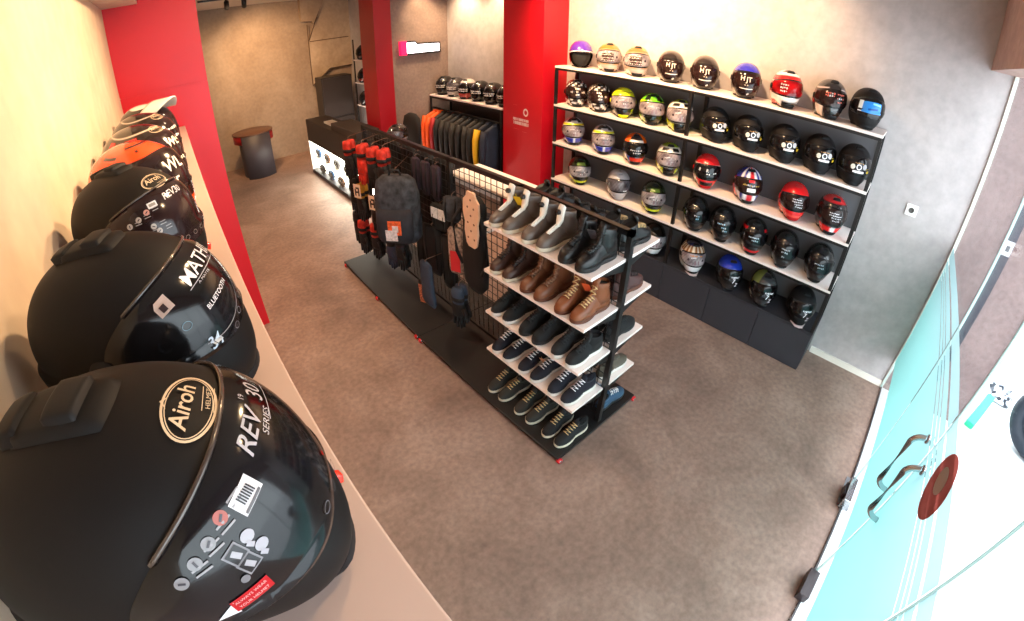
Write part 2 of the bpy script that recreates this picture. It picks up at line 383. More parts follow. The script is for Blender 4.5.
def decal(mb, txt, az0, el0, h, off, bold=0., shear=0., rot=0., mi=0, sx=1., col=None, vs=None, fs=None):
    """letters (or any flat outline) wrapped on the helmet; h = size in metres; rot turns baseline"""
    if vs is None: vs, fs = text2d(txt, bold, shear)
    d0 = dirs(np.array(az0*D2), np.array(el0*D2)); t1 = np.array([-math.sin(az0*D2), math.cos(az0*D2), 0]); t2 = np.cross(d0, t1)
    c, s = math.cos(rot), math.sin(rot); r0 = float(helm_r(d0))
    V = np.array(vs)*h/r0; V[:, 0] *= sx
    a = V[:, 0]*c - V[:, 1]*s; b = V[:, 0]*s + V[:, 1]*c
    D = d0 + a[:, None]*t1 + b[:, None]*t2; D /= np.linalg.norm(D, axis=1)[:, None]
    P = D*(helm_r(D) + off)[:, None]; P[:, 2] += HC
    mb.add(P, fs, mi, False, col)
def ringdecal(mb, az0, el0, rx, ry, w, off, rot=0., mi=0, col=None, n=40, fill=False):
    vs = []
    if fill:
        vs = [(rx*math.cos(2*PI*k/n), ry*math.sin(2*PI*k/n)) for k in range(n)] + [(0, 0)]
        fs = [(k, (k+1) % n, n) for k in range(n)]
    else:
        for k in range(n): a = 2*PI*k/n; vs += [(rx*math.cos(a), ry*math.sin(a)), ((rx-w)*math.cos(a), (ry-w)*math.sin(a))]
        fs = [(2*k, 2*k+1, (2*k+3) % (2*n), (2*k+2) % (2*n)) for k in range(n)]
    decal(mb, None, az0, el0, 1., off, rot=rot, mi=mi, col=col, vs=vs, fs=fs)
def rectdecal(mb, az0, el0, w, h, off, rot=0., mi=0, col=None, k=4):
    vs = [(-w/2 + w*i/k, -h/2 + h*j/k) for j in range(k+1) for i in range(k+1)]
    decal(mb, None, az0, el0, 1., off, rot=rot, mi=mi, col=col, vs=vs, fs=grid_faces(k+1, k+1))

PAINT = vcol_mat('helmet_paint_gloss', .25, coat=.7)
PAINTM = vcol_mat('helmet_paint_matte', .6, spec=.22)
VISM = vcol_mat('helmet_visor_gloss', .14, coat=.1, spec=.3)
LINER = mat('helmet_liner', '141416', .9)
HTRIM = mat('helmet_trim', '101012', .6)

def shell(design, N, M, kind):
    az = np.linspace(-PI, PI, N, endpoint=False); el = np.linspace(-PI/2, PI/2, M)
    A, E = np.meshgrid(az, el); P = surf(A, E).reshape(-1, 3); a = A.ravel()/D2; e = E.ravel()/D2
    col = paint(design, a, e, P)
    col[(e < -40) & (P[:, 2] < .003)] = lin('0c0c0d')
    fs = grid_faces(N, M, True)
    if kind == 'jet':
        cut = (np.abs(a) < 68) & (e < 12 - .0016*np.minimum(a*a, 4000)) & (P[:, 2] > -.1)
        fs = [f for f in fs if not all(cut[i] for i in f)]
    mb = MB(); mb.add(P, fs, 0, True, [tuple(c) for c in col])
    return mb
def paint(design, a, e, P):
    col = np.tile(np.array(lin(design[0])), (len(a), 1)); y = P[:, 1]; x = P[:, 0]; z = P[:, 2]
    aa = np.abs(a)
    env = dict(a=a, e=e, aa=aa, x=x, y=y, z=z, ay=np.abs(y), sin=np.sin, cos=np.cos, abs=np.abs)
    for expr, c in design[1:]:
        col[eval(expr, {'__builtins__': {}}, env)] = lin(c)
    return col
def marks(mb, rows, off, seed, c1='e8e4e0', az_lim=30, hgt=.010):
    """rows of small pale print patches on a visor: (elevation, azimuth from, azimuth to)"""
    r = random.Random(seed)
    for el, a0, a1 in rows:
        a = a0
        while a < a1:
            w = r.uniform(2.2, 5.)
            rectdecal(mb, a + w/2, el + r.uniform(-.6, .6), w*D2*.14, hgt*r.uniform(.6, 1.3), off, col=lin(c1 if r.random() < .8 else 'b8b4b8'), k=2)
            a += w + r.uniform(1., 2.4)

def trim_ring(N=48, off=.001, r=.0045):
    els = np.linspace(-80, -15, 120)*D2; pts = []
    for k in range(N):
        a = 2*PI*k/N - PI; P = surf(np.full_like(els, a), els, off); i = int(np.argmax(P[:, 2] > .0065)); pts.append(P[i])
    pts.append(pts[0]); pts.append(pts[1]); return MB().tube(pts, r, 6, cap=False)

def make_helmet(label, loc, yaw, design, visor='smoke', kind='full', group=None, name='helmet', matte=False, hi=False, extras=None, seed=1, vents=True, vent_col='17171a', vis=None, sc=(1, 1, 1)):
    t = thing(name, label, 'helmet', (loc[0], loc[1], loc[2] + .0015), yaw, group); t.scale = sc
    N, M = (112, 72) if hi else (60, 38)
    shell(design, N, M, kind).build('shell', PAINTM if matte else PAINT, t)
    trim_ring(48 if hi else 32).build('neck_trim', HTRIM, t)
    bubble = kind == 'bubble'
    wa, e0, he, bend = (82, 8, 23, -6) if kind != 'bubble' else (78, -4, 34, -2)
    rk = .35
    if hi: wa, e0, he, bend, rk = vis or (84, 19.5, 25, -8, .9)
    if kind == 'jet':
        mb = MB()
        az = np.linspace(-PI, PI, 48, endpoint=False); el = np.linspace(-PI/2, PI/2, 28); A, E = np.meshgrid(az, el)
        P = surf(A, E, -.022).reshape(-1, 3); P[:, 2] = np.maximum(P[:, 2], .004); mb.add(P, grid_faces(48, 28, True), 0, True); mb.build('liner', LINER, t)
        pts = [surf(np.array(x*D2), np.array((14 - .0016*min(x*x, 4000))*D2), .002) for x in range(-68, 69, 4)]
        MB().tube(pts, .006, 8).build('edge_trim', mat('white_edge', 'e8e4ee', .4), t)
        return t
    VC = {'smoke': ('0b0b0d', '16161a'), 'chrome': ('a49ea2', '6a646a'), 'pale': ('a69ca0', '645a60'), 'red': ('b01218', '5a0a10'), 'brown': ('2a1a18', '1a1012'), 'blue': ('2a6fd0', '5ab0f0'), 'silver': ('6f6a72', '3a373c'), 'clear': ('1c1214', '2a1c1e')}
    c0, c1 = VC[visor]; r = np.random.default_rng(seed)
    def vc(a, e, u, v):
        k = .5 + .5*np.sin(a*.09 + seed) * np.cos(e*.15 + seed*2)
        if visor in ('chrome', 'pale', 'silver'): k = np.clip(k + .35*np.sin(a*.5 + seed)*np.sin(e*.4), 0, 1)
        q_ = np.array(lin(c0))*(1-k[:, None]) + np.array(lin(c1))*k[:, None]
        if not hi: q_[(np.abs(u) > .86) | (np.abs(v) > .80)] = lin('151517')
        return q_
    mb = MB(); patch(mb, 0, e0, wa, he, .0045, 48 if hi else 30, 26 if hi else 16, 0, vc, rnd=rk, bend=bend)
    if visor in ('pale', 'chrome') and kind == 'full' and not hi:  # painted reflections: dark ovals, centre blotches and a light streak
        for a_ in (-27, 25): ringdecal(mb, a_, 5, .011, .013, 0, .0056, col=lin('3a3038'), fill=True, n=14)
        for a_, w_ in ((-2, .016), (9, .010)): rectdecal(mb, a_, -1, w_, .034, .0057, col=lin('7a6068'), k=2)
        rectdecal(mb, -10, 14, .05, .008, .0057, rot=.2, col=lin('d8d0d4'), k=2)
    if extras and 'visor' in extras: extras['visor'](mb)
    mb.build('visor', VISM, t)
    sh = t.children[0]
    if hi or visor != 'x':
        pv = MB()
        for sgn in (1, -1):
            pv = MB(); patch(pv, sgn*88, 5 if hi else 3, 10, 10, .006, 10, 10, 0, lin(vent_col), rnd=1.); pv.build('visor_pivot', PAINTM, t)
    if vents:
        v = MB(); patch(v, 0, -36, 17, 6, .007, 12, 6, 0, lin(vent_col), rnd=.6)
        if not bubble: v.build('chin_vent', PAINTM, t)
        v = MB(); patch(v, 0, 60, 13, 7, .009, 10, 6, 0, lin(vent_col), rnd=.5)
        if not hi: v.build('top_vent', PAINTM, t)
    if extras and 'more' in extras: extras['more'](t)
    return t
def add_peak(t, col):
    """sun peak of an adventure helmet"""
    s, q = np.meshgrid(np.linspace(-1, 1, 18), np.linspace(0, 1, 8))
    az = s*62*(1-.25*q)*D2; el = (38 + 14*(1-s*s))*D2
    P = surf(az, el, .006); P[..., 0] += q*.125*(1 - .35*s*s) - .015; P[..., 2] += .006*q*(1 - .5*s*s) + .020*(1-s*s) + .008
    P2 = P.copy(); P2[..., 2] -= .006
    n, m = 18, 8; V = np.concatenate([P.reshape(-1, 3), P2.reshape(-1, 3)]); f = grid_faces(n, m); k = n*m
    fs = f + [tuple(i + k for i in q_[::-1]) for q_ in f]
    rim = [i for i in range(n)] + [j*n + n-1 for j in range(1, m)] + [(m-1)*n + i for i in range(n-2, -1, -1)] + [j*n for j in range(m-2, 0, -1)]
    fs += [(rim[i], rim[(i+1) % len(rim)], rim[(i+1) % len(rim)]+k, rim[i]+k) for i in range(len(rim))]
    mb = MB(); mb.add(V, fs, 0, True, lin(col)); mb.build('peak', PAINT, t)

# ---- the long wall shelf with the close-up helmets
SZ = 1.75
ls = MB().box(XL, -.012, YG + .06, PY, SZ - .04, SZ, 0, .003)
t = thing('wall_shelf', 'long beige wall shelf carrying the close up helmets, ending at red pillar', 'shelf', (0, 0, 0))
ls.build('board', mat('beige_shelf', 'b7a29a', .5, noise=.05, nscale=2), t)
for yy in (.0, .8, 1.6, 2.4, 3.2): MB().box(XL, -.12, yy - .006, yy + .006, SZ - .16, SZ - .04).build('bracket', BLACKSTEEL, t)

CREAM = lin('cdb89c'); SILV = lin('a8a6ac'); WHT = lin('cfcdd2')
def emblem_airoh(t, az=0, el=54, s=.68):
    mb = MB(); o = .0022
    ringdecal(mb, az, el, .050*s, .031*s, .0030*s, o, col=CREAM); ringdecal(mb, az, el, .0455*s, .0265*s, .0012*s, o, col=CREAM)
    decal(mb, 'Airoh', az - 1, el + 1.6, .0285*s, o, bold=.012, shear=.15, col=CREAM)
    vs = [(-.011*s, .004*s), (-.001*s, .013*s), (.009*s, .004*s), (-.001*s, .009*s)]
    decal(mb, None, az, el + 5.2, 1., o, vs=vs, fs=[(0, 1, 2, 3)], col=CREAM)
    rectdecal(mb, az + 6, el - 3.6, .040*s, .0009*s, o, col=CREAM); rectdecal(mb, az + 6, el - 7.0, .040*s, .0009*s, o, col=CREAM)
    decal(mb, 'HELMET', az + 6, el - 5.3, .0078*s, o + .0004, bold=.0, sx=1.2, col=CREAM)
    mb.build('emblem', PAINTM, t)
def icons(mb, pts, o, r=.0085, c='d5d3d6'):
    for i, (a, e) in enumerate(pts):
        ringdecal(mb, a, e, r, r, 0, o, col=lin(c), fill=True, n=20)
        rectdecal(mb, a, e, r*1.0, r*.35, o + .0006, rot=.6 + i, col=lin('3a3840'), k=2)
        for q in range(2): rectdecal(mb, a + 7.5, e + 1.2 - 2.0*q, .013, .0016, o, col=lin('8a888c'), k=2)
def tpatch(mb, az0, el0, w, h, off, rot=0., n=12, m=12, col=None, rnd=.3):
    """raised plate laid on the shell by tangent plane; w, h in metres"""
    q, t_ = np.meshgrid(np.linspace(-1, 1, n), np.linspace(-1, 1, m))
    u = q*np.sqrt(1 - rnd*t_*t_/2)*w/2; v = t_*np.sqrt(1 - rnd*q*q/2)*h/2
    c, sn = math.cos(rot), math.sin(rot); d0 = dirs(np.array(az0*D2), np.array(el0*D2)); t1 = np.array([-math.sin(az0*D2), math.cos(az0*D2), 0]); t2 = np.cross(d0, t1); r0 = float(helm_r(d0))
    D = d0 + ((u*c - v*sn)/r0)[..., None]*t1 + ((u*sn + v*c)/r0)[..., None]*t2; D /= np.linalg.norm(D, axis=-1)[..., None]
    o = off*np.minimum(1, np.minimum(1 - abs(q), 1 - abs(t_))*5) + .0005
    P = D*(helm_r(D) + o)[..., None]; P[..., 2] += HC
    mb.add(P.reshape(-1, 3), grid_faces(n, m), 0, True, col)
def big_parts(t, top=True, vis=(84, 19.5, 25, -8, .9)):
    """seal, slider vent and breath deflector of the close-up helmets"""
    mb = MB(); wa, e0, he, bend, k = vis
    pts = []
    for q in np.linspace(-1, 1, 48):
        u = q*math.sqrt(1 - k/2); pts.append(surf(np.array(u*wa*D2), np.array((e0 + he*math.sqrt(1 - k*q*q/2) + bend*u*u + .6)*D2), .003))
    mb.tube(pts, .0024, 8); mb.build('visor_seal', mat('seal_clear', '3a302c', .2, coat=.6), t)
    if top:
        v = MB(); tpatch(v, 180, 84, .062, .095, .007, col=lin('0d0d0f')); v.build('crown_vent', PAINTM, t)
        v = MB(); tpatch(v, 180, 88, .050, .034, .013, col=lin('141416')); v.build('vent_slider', PAINTM, t)
        v = MB(); tpatch(v, 180, 66, .052, .028, .011, col=lin('101012')); v.build('vent_scoop', PAINTM, t)
    m = MB(); patch(m, 0, -52, 20, 5, .004, 14, 5, 0, lin('0b0b0c'), rnd=.2); m.build('chin_curtain', PAINTM, t)
# nearest helmet: matte black with large oval emblem
def vis1(mb):
    o = .0062
    decal(mb, 'REV', -6, 36, .021, o, bold=.008, shear=.3, col=SILV, sx=1.15); decal(mb, '30', 15, 34.5, .021, o, bold=.004, shear=.2, col=SILV); decal(mb, '19', 9, 39.5, .007, o, bold=.0, col=SILV)
    decal(mb, 'SERIES', 2, 31.5, .008, o, bold=.0, shear=.2, col=SILV, sx=1.3); rectdecal(mb, 13, 30.5, .045, .0008, o, col=SILV)
    rectdecal(mb, -26, 30.6, .025, .016, o, col=WHT, rot=.12)
    for q in range(7): rectdecal(mb, -28.6 + q*.9, 30.9, .0013, .008, o + .0005, col=lin('2a282c'), k=1, rot=.12)
    rectdecal(mb, -26, 28.2, .020, .0022, o + .0005, col=lin('4a484c'), k=2, rot=.12)
    icons(mb, [(-36, 32.5)], o, .0052, '9a4c42'); icons(mb, [(-44, 30), (-51, 28), (-58, 25.3)], o, .0050, '7d7c80')
    for a, e in ((-35, 23.6), (-34, 18.6)): ringdecal(mb, a, e, .0055, .0048, 0, o, col=lin('9a98a0'), fill=True, n=16); rectdecal(mb, a - 1, e - 2.2, .004, .006, o + .0004, rot=.6, col=lin('9a98a0'), k=2)
    for a, e in ((-41, 22.3), (-40, 17.3)): rectdecal(mb, a, e, .0145, .0145, o, rot=.25, col=lin('7b797e')); rectdecal(mb, a, e, .0115, .0115, o + .0005, rot=.25, col=lin('1c1c1f')); rectdecal(mb, a, e, .0045, .008, o + .001, rot=.5, col=lin('9c9aa0'), k=2)
    ringdecal(mb, -44, 14, .0035, .0035, 0, o, col=lin('6d6b70'), fill=True, n=16)
    rectdecal(mb, -46, 7.0, .032, .014, o, rot=.0, col=lin('a81820')); decal(mb, None, -54.5, 6.3, 1., o, vs=[(-.010, -.003), (.007, -.007), (.007, .007)], fs=[(0, 1, 2)], col=WHT)
    decal(mb, 'ALWAYS WEAR', -46, 8.3, .0038, o + .0006, col=lin('d8a8a8')); decal(mb, 'YOUR HELMET', -46, 5.9, .0038, o + .0006, col=lin('d8a8a8'))
    for q, (a, e) in enumerate(((6, -2.5), (-3, -.5), (-12, 1.8))): ringdecal(mb, a, e, .0062, .0045, .0007, o, col=lin('6c6a70'), n=24)
    rectdecal(mb, 6, 5, .004, .006, o, rot=.3, col=lin('b02020'), k=1)
BLK = ['0c0b0d']
def more1(t):
    emblem_airoh(t); big_parts(t)
    m = MB(); tpatch(m, 16, -22, .010, .016, .008, col=lin('e03020')); m.build('red_tag', PAINT, t)
YW = -.34
make_helmet('matte black full face helmet with big oval emblem, nearest on the long shelf', (-.197, .32, SZ), YW, BLK, 'smoke', matte=True, hi=True, extras={'visor': vis1, 'more': more1}, vents=True, seed=4)
# second helmet
def vis2(mb):
    o = .0062
    decal(mb, 'MATHIS', 1, 33.5, .0285, o, bold=.008, shear=.05, col=WHT, sx=1.1, rot=.03); rectdecal(mb, 0, 28.6, .11, .0009, o, col=SILV)
    decal(mb, 'A MATTE', -8, 26.8, .005, o, col=SILV, sx=1.6); decal(mb, 'BLUETOOTH', -9, 16.5, .0098, o, bold=.008, col=WHT, sx=1.05, rot=.1)
    decal(mb, None, -39, 29, 1., o, rot=.25, vs=[(-.011, -.010), (.011, -.010), (.011, .010), (-.006, .010), (-.011, .004)], fs=[(0, 1, 2, 3, 4)], col=lin('b09c94')); rectdecal(mb, -39.3, 28, .008, .009, o + .0006, rot=.25, col=lin('3a3032'), k=2)
    for q, (a, e) in enumerate(((-2, 1), (6, 5), (-10, -2))): ringdecal(mb, a, e, .006, .0045, .0007, o, col=lin('7c7a80'), n=24)
    ringdecal(mb, -34, 15, .007, .0055, .0008, o, col=lin('5f7f90'), n=24)
    decal(mb, '34', -26, .6, .020, o, bold=.02, shear=.2, col=lin('b8c6d6'))
    vs = [(.085*math.cos(a), .05*math.sin(a)) for a in np.linspace(-1.9, .2, 24)]; vs += [(.0838*math.cos(a), .0488*math.sin(a)) for a in np.linspace(.2, -1.9, 24)]
    decal(mb, None, -20, 18, 1., o, vs=vs, fs=[(i, i+1, 46-i, 47-i) for i in range(23)], col=lin('8c888c'))
    ringdecal(mb, -58, 6, .0045, .0045, .0014, o, col=lin('6a686c'), n=16)
def more2(t):
    big_parts(t)
    m = MB(); 
    for q in range(2): rectdecal(m, -18 + 4*q, -36, .004, .014, .009, rot=.3, col=lin('3c3a3e'))
    m.build('chin_slot', PAINTM, t)
make_helmet('matte black helmet with MATHIS lettering on the visor, second on the long shelf', (-.202, .662, SZ), -.39, BLK, 'smoke', matte=True, hi=True, extras={'visor': vis2, 'more': more2}, seed=9)
V3 = (84, 14, 25, -8, .9)
def vis3(mb):
    o = .0062
    decal(mb, 'REV30', 2, 29.5, .021, o, bold=.008, shear=.25, col=WHT); rectdecal(mb, -21, 28, .020, .012, o, col=WHT); rectdecal(mb, -21, 28, .014, .006, o + .0005, col=lin('8a8680'))
    icons(mb, [(-28, 24.4)], o, .006, 'b8887f'); icons(mb, [(-36, 21.5), (-44.5, 19), (-27, 13), (-24, 8.5), (-34, 9)], o, .0058, 'a8a29e')
    for q in range(3): ringdecal(mb, -6 + 9*q, -5, .006, .0045, .0007, o, col=lin('8a8480'), n=24)
def more3(t):
    emblem_airoh(t, 0, 46); big_parts(t, vis=V3)
    m = MB(); tpatch(m, 18, -24, .010, .016, .008, col=lin('e03020')); m.build('red_tag', PAINT, t)
make_helmet('matte brown black helmet with oval emblem, directly before the orange one on long shelf', (-.212, 1.11, SZ), -.74, ['110d0c'], 'clear', matte=True, hi=True, vis=V3, extras={'visor': vis3, 'more': more3}, seed=14)
ORG = 'f04a14'
def vis4(mb):
    decal(mb, 'WL', -2, 22, .048, .0062, bold=.015, shear=.1, col=lin('f2ead8')); rectdecal(mb, -34, 14, .020, .018, .0062, rot=.3, col=lin('e8d820'))
    decal(mb, 'T', -8, 4, .04, .0062, bold=.02, col=lin('f2ead8')); marks(mb, [(-12, -24, -2)], .0062, 3, 'f2ead8')
make_helmet('black and bright orange helmet on the long shelf behind the brown black one', (-.215, 1.47, SZ), -.62,
    ['1a1412', ('(e>44)&(e<84)', ORG), ('(e>52)&(e<58)&(aa>30)&(aa<150)&(sin(aa*.08)>.1)', '2a1612'), ('(e>66)&(e<72)&(aa<60)', '2a1612'), ('(e>24)&(e<44)&(aa>70)', ORG), ('(e>30)&(e<36)&(aa>95)&(aa<140)', '1a1412'), ('(e<-14)&(aa<70)', ORG), ('(e<-30)&(aa<26)', '1a1412'), ('(e<-22)&(e>-30)&(aa>34)', '1a1412')], 'clear', hi=True, extras={'visor': vis4}, seed=3)
def vis5(mb): decal(mb, 'WL', 2, 22, .045, .0062, bold=.015, shear=.1, col=lin('f2ead8')); marks(mb, [(24, -10, 20), (0, -20, 10)], .0062, 5, 'f2ead8')
def more5(t): emblem_airoh(t, 0, 50)
make_helmet('black helmet with red flash and pale piping on the long shelf behind the orange one', (-.215, 1.83, SZ), -.62,
    ['1b1413', ('(e>32)&(e<48)&(aa>40)&(aa<120)&(sin(aa*.12)>-.2)', 'd01818'), ('(e>52)&(e<55)', 'd8c8b8'), ('(e<-20)&(aa<40)', 'e0d6c8')], 'clear', hi=True, extras={'visor': vis5, 'more': more5}, seed=6)
make_helmet('plain dark brown helmet with oval emblem just before the white peaked one, long shelf', (-.215, 2.2, SZ), -.62, ['1d1513', ('(e>56)&(e<58)', 'c8b8a8')], 'clear', hi=True, extras={'more': more5, 'visor': lambda mb: marks(mb, [(20, -20, 24), (8, -24, 10)], .0062, 8)}, seed=7)
def more7(t): add_peak(t, 'f2ece2')
make_helmet('black helmet with white sun peak at the far end of the long shelf', (-.215, 2.62, SZ), -.62, ['17110f', ('(e<-20)&(aa<60)', 'e8e0d8'), ('(e>62)', 'ece6dc')], 'clear', hi=True, extras={'more': more7}, seed=8)

# ---- helmet rack on the right wall
hr = thing('helmet_display_rack', 'tall helmet rack of pale boards on black posts above dark cabinet doors', 'rack', (0, 0, 0))
RX, RY0, RYM, RY1 = 3.005, .12, 1.48, 2.855
ZB = [.364, .734, 1.104, 1.474, 1.84]
for z in ZB[1:]:
    MB().box(RX, XW - .012, RY0, RY1, z - .02, z, 0, .002).build('board', WHITE_BOARD, hr)
    MB().box(RX + .003, RX + .028, RY0 + .004, RY1 - .004, z - .04, z - .02).box(XW - .04, XW - .016, RY0 + .004, RY1 - .004, z - .04, z - .02).build('rail', BLACKSTEEL, hr)
for yy in (RY0 + .012, RYM, RY1 - .012):
    for xx in (RX + .014, XW - .028):
        MB().box(xx - .0125, xx + .0125, yy - .0125, yy + .0125, ZB[0], ZB[4] - .04).build('post', BLACKSTEEL, hr)
MB().box(XW - .012, XW - .002, RY0 + .02, RY1 - .02, ZB[0], ZB[4] - .05).build('back_panel', mat('rack_back_shade', '5c5a5e', .6, noise=.06, nscale=2), hr)  # grey sheet added; its tone stands in for the wall in shade
cb = MB().box(RX + .02, XW - .002, RY0, RY1, 0, ZB[0] - .018).box(RX, XW - .002, RY0 - .002, RY1, ZB[0] - .018, ZB[0]).build('cabinet', mat('cabinet_carcass', '2e2f36', .5), hr)
ds = [.12, .57, 1.02, 1.48, 1.94, 2.39, 2.855]
for a, b_ in zip(ds[:-1], ds[1:]): MB().box(RX + .001, RX + .02, a + .002, b_ - .002, .004, ZB[0] - .021, 0, .0015).build('cabinet_door', DKGREY, hr)

HX = 3.150
SCR = (.90, .87, .93)
YW_ = lambda y, extra=0.: PI + math.atan2(y, 3.2) + extra   # turned a little towards the shop front
def txtv(rows, c='e8e4e0', seed=1, h=.010): return lambda mb: marks(mb, rows, .0062, seed, c, hgt=h)
def badge25(mb):
    o = .0062
    ringdecal(mb, -16, 4, .017, .017, 0, o, col=lin('d8d4c8'), fill=True, n=20); ringdecal(mb, 0, 5, .019, .019, .006, o, col=lin('e8e6ea'), n=24); ringdecal(mb, 16, 7, .017, .019, 0, o, col=lin('c8c6cc'), fill=True, n=20)
    rectdecal(mb, 0, -6, .085, .014, o, col=lin('e0d8da')); rectdecal(mb, 26, -2, .020, .028, o, rot=.2, col=lin('d8b830'))
    marks(mb, [(14, -12, 10)], o, 3, 'b88a50', hgt=.005)
def goggle(mb):
    o = .0066
    rectdecal(mb, 0, 8, .150, .075, o, col=lin('2f86d8'), k=8); rectdecal(mb, -30, 8, .030, .07, o + .0006, col=lin('d8e4ea'), k=4); rectdecal(mb, 3, 4, .07, .012, o + .0008, rot=.1, col=lin('1a4f9a'), k=4); rectdecal(mb, 12, 16, .06, .012, o + .0008, rot=-.1, col=lin('8ad0f8'), k=4)
open_txt = lambda mb: (decal(mb, 'H', -12, 8, .05, .0062, bold=.015, col=lin('e8d8c8')), decal(mb, 'JT', 6, 6, .05, .0062, bold=.015, col=lin('e8d8c8')), rectdecal(mb, 0, -16, .11, .006, .0062, col=lin('d8d0c8')), marks(mb, [(-8, -6, 4)], .0062, 2, 'b0a090'), rectdecal(mb, 6, -27, .02, .012, .0062, rot=.5, col=lin('d8d0c8')))
chk = lambda mb: (rectdecal(mb, -8, 6, .12, .085, .0058, col=lin('3a2e2c'), k=6), marks(mb, [(18, -34, 14), (12, -36, 10), (2, -30, 12), (-5, -30, 10)], .0068, 4, 'd6cfc8', hgt=.0055))
row1 = [
 ('open face helmet with purple dome, white rim and dark opening', 2.671, ['5a2fa8', ('e<16', '16121a'), ('e>62', '3b2a90')], 'smoke', 'jet', None),
 ('tan and green topped helmet with chequered lettering, beside the purple open face one', 2.356, ['a58262', ('e>34', '8f6630'), ('(e>42)&(aa>40)', '5e7a2e'), ('e<-20', 'b8a49c')], 'pale', 'full', chk),
 ('tan and green topped helmet with chequered lettering, beside the first plain black bubble helmet', 2.068, ['a5846c', ('e>34', '9a6238'), ('(e>42)&(a>20)', '5e7a2e'), ('e<-20', 'b8a8a0')], 'pale', 'full', chk),
 ('black bubble visor helmet with pale lettering, the farther from the blue topped one', 1.748, ['1a1314', ('e>50', '241a18')], 'brown', 'bubble', open_txt),
 ('black bubble visor helmet with pale lettering, directly beside the blue topped one', 1.453, ['1c1514', ('e>50', '2a1f1a')], 'brown', 'bubble', open_txt),
 ('bubble visor helmet with blue purple dome and black visor', 1.123, ['20161c', ('e>30', '2c2aa8')], 'brown', 'bubble', open_txt),
 ('white and red full face helmet with dark vents on the top board', .823, ['ece4e0', ('(e>26)&(e<44)', 'c8181c'), ('(e<18)&(e>-14)&(aa>40)', 'd01a1e'), ('(e>56)&(aa<60)', '2a2224'), ('(e<-26)&(e>-46)&(aa<24)', '1c1618'), ('(e<-40)&(aa>26)', 'c8181c')], 'red', 'full', txtv([(14, -30, -8), (6, -30, -12), (-2, -28, -10)], 'e0d0cc', 5)),
 ('black and red full face helmet with tall top vents', .520, ['191416', ('(e<20)&(e>-20)&(aa>52)&(aa<120)', 'c01c1c'), ('(e<-16)&(aa>30)&(aa<70)&(e<-aa*.2)', 'e8d4c8'), ('(e>30)&(e<36)&(aa>20)', 'c0b0b0')], 'brown', 'full', txtv([(18, -26, 0), (12, -26, 0), (18, 6, 24), (8, 6, 24), (0, 8, 20)], 'c86a60', 6)),
 ('matte black dual sport helmet with blue goggle sticker', .272, ['151416'], 'smoke', 'full', goggle)]
for i, (lab, y, des, vis, kind, ex) in enumerate(row1):
    ex_ = {'visor': ex} if ex else None
    make_helmet(lab, (HX, y, ZB[4]), YW_(y, .22 if i > 5 else .05), des, vis, kind, 'helmets on the top board of the rack', 'helmet', sc=SCR, matte=(i in (8,)), extras=ex_, seed=20 + i, vents=kind == 'full')
doodle = ['1c1517', ('(sin(a*.22)*sin(e*.26+a*.05)>.42)', 'efe6e2'), ('(e<-22)&(sin(a*.2+e*.3)>.1)', 'efe6e2')]
yel = 'c8dc1c'
row2 = [
 ('black helmet with white doodle graphics, end nearest red pillar', 2.709, doodle, 'brown', txtv([(20, -8, 8), (10, -4, 4), (0, -6, 6), (8, -26, -16), (8, 16, 26)], 'f0e6e0', 1, .016)),
 ('black helmet with white doodle graphics, second from red pillar', 2.439, doodle, 'brown', txtv([(20, -14, 4), (10, -8, 4), (0, -8, 6), (8, 16, 24)], 'f0e6e0', 2, .016)),
 ('helmet with fluorescent yellow dome and black chin', 2.177, ['17171a', ('e>26', 'd6e01e'), ('(e>44)&(e<50)&(aa<50)', '3a3c10'), ('(a>28)&(e<-14)&(e>-60)', 'b8d418'), ('(aa>62)&(e<20)&(e>-14)', 'c01a1a')], 'pale', txtv([(12, -20, 24), (2, -10, 20)], '9a8a90', 3)),
 ('green, black and yellow helmet with black chin and pale visor', 1.885, ['141a14', ('e>28', '62b01e'), ('(e>34)&(e<58)&(aa>16)&(aa<46)', '0f1a10'), ('(e>20)&(e<36)&(aa>36)', 'd4dc2a'), ('(aa>60)&(e<6)&(e>-14)', 'b01818'), ('(e<-24)&(aa>30)', '8ab82a')], 'pale', txtv([(12, -20, 24), (2, -10, 20)], '9a8a90', 4)),
 ('white, black and yellow helmet partly behind the middle post, upper of two alike', 1.622, ['e8e4dc', ('e>52', '8aa82a'), ('(e>34)&(e<50)&(aa>10)&(aa<44)', '17171a'), ('(e<-14)&(e>-34)', '141416'), ('(e<-20)&(aa>22)', 'c8dc1c'), ('(e<-34)&(aa<24)', 'f2f0e4'), ('(aa>60)&(e<10)&(e>-20)', 'b01818')], 'pale', txtv([(12, -20, 24), (2, -10, 20)], '8a8088', 5))]
blk_rows = ['first matte black helmet with badges right of middle post', 'matte black helmet with visor badges, second from middle post', 'matte black helmet with visor badges, centre of its five black ones', 'matte black helmet with visor badges, second from open right end', 'matte black helmet with visor badges, at open right end']
for lab, y in zip(blk_rows, (1.316, 1.045, .766, .507, .265)): row2.append((lab + ', second board down', y, ['161417', ('(e>58)&(aa<90)', '241f1e')], 'smoke', badge25))
for i, (lab, y, des, vis, ex) in enumerate(row2):
    make_helmet(lab, (HX, y, ZB[3]), YW_(y, .28 if i > 4 else .08), des, vis, 'full', 'helmets on the second board of the rack', 'helmet', sc=SCR, matte=i > 4, extras={'visor': ex}, seed=40 + i, vent_col=('17171a' if i != 2 else 'c8d41c'))
wb = ['e9e5e4', ('(e<-14)', '2838a8'), ('(e>30)&(e<40)', 'd8d822'), ('e>40', 'b8b4bc'), ('(e>46)&(aa>22)&(aa<52)', '26262c'), ('(aa>60)&(e<20)&(e>-14)', 'c83a30'), ('(aa<3)&(e<-14)', 'e0e4f0')]
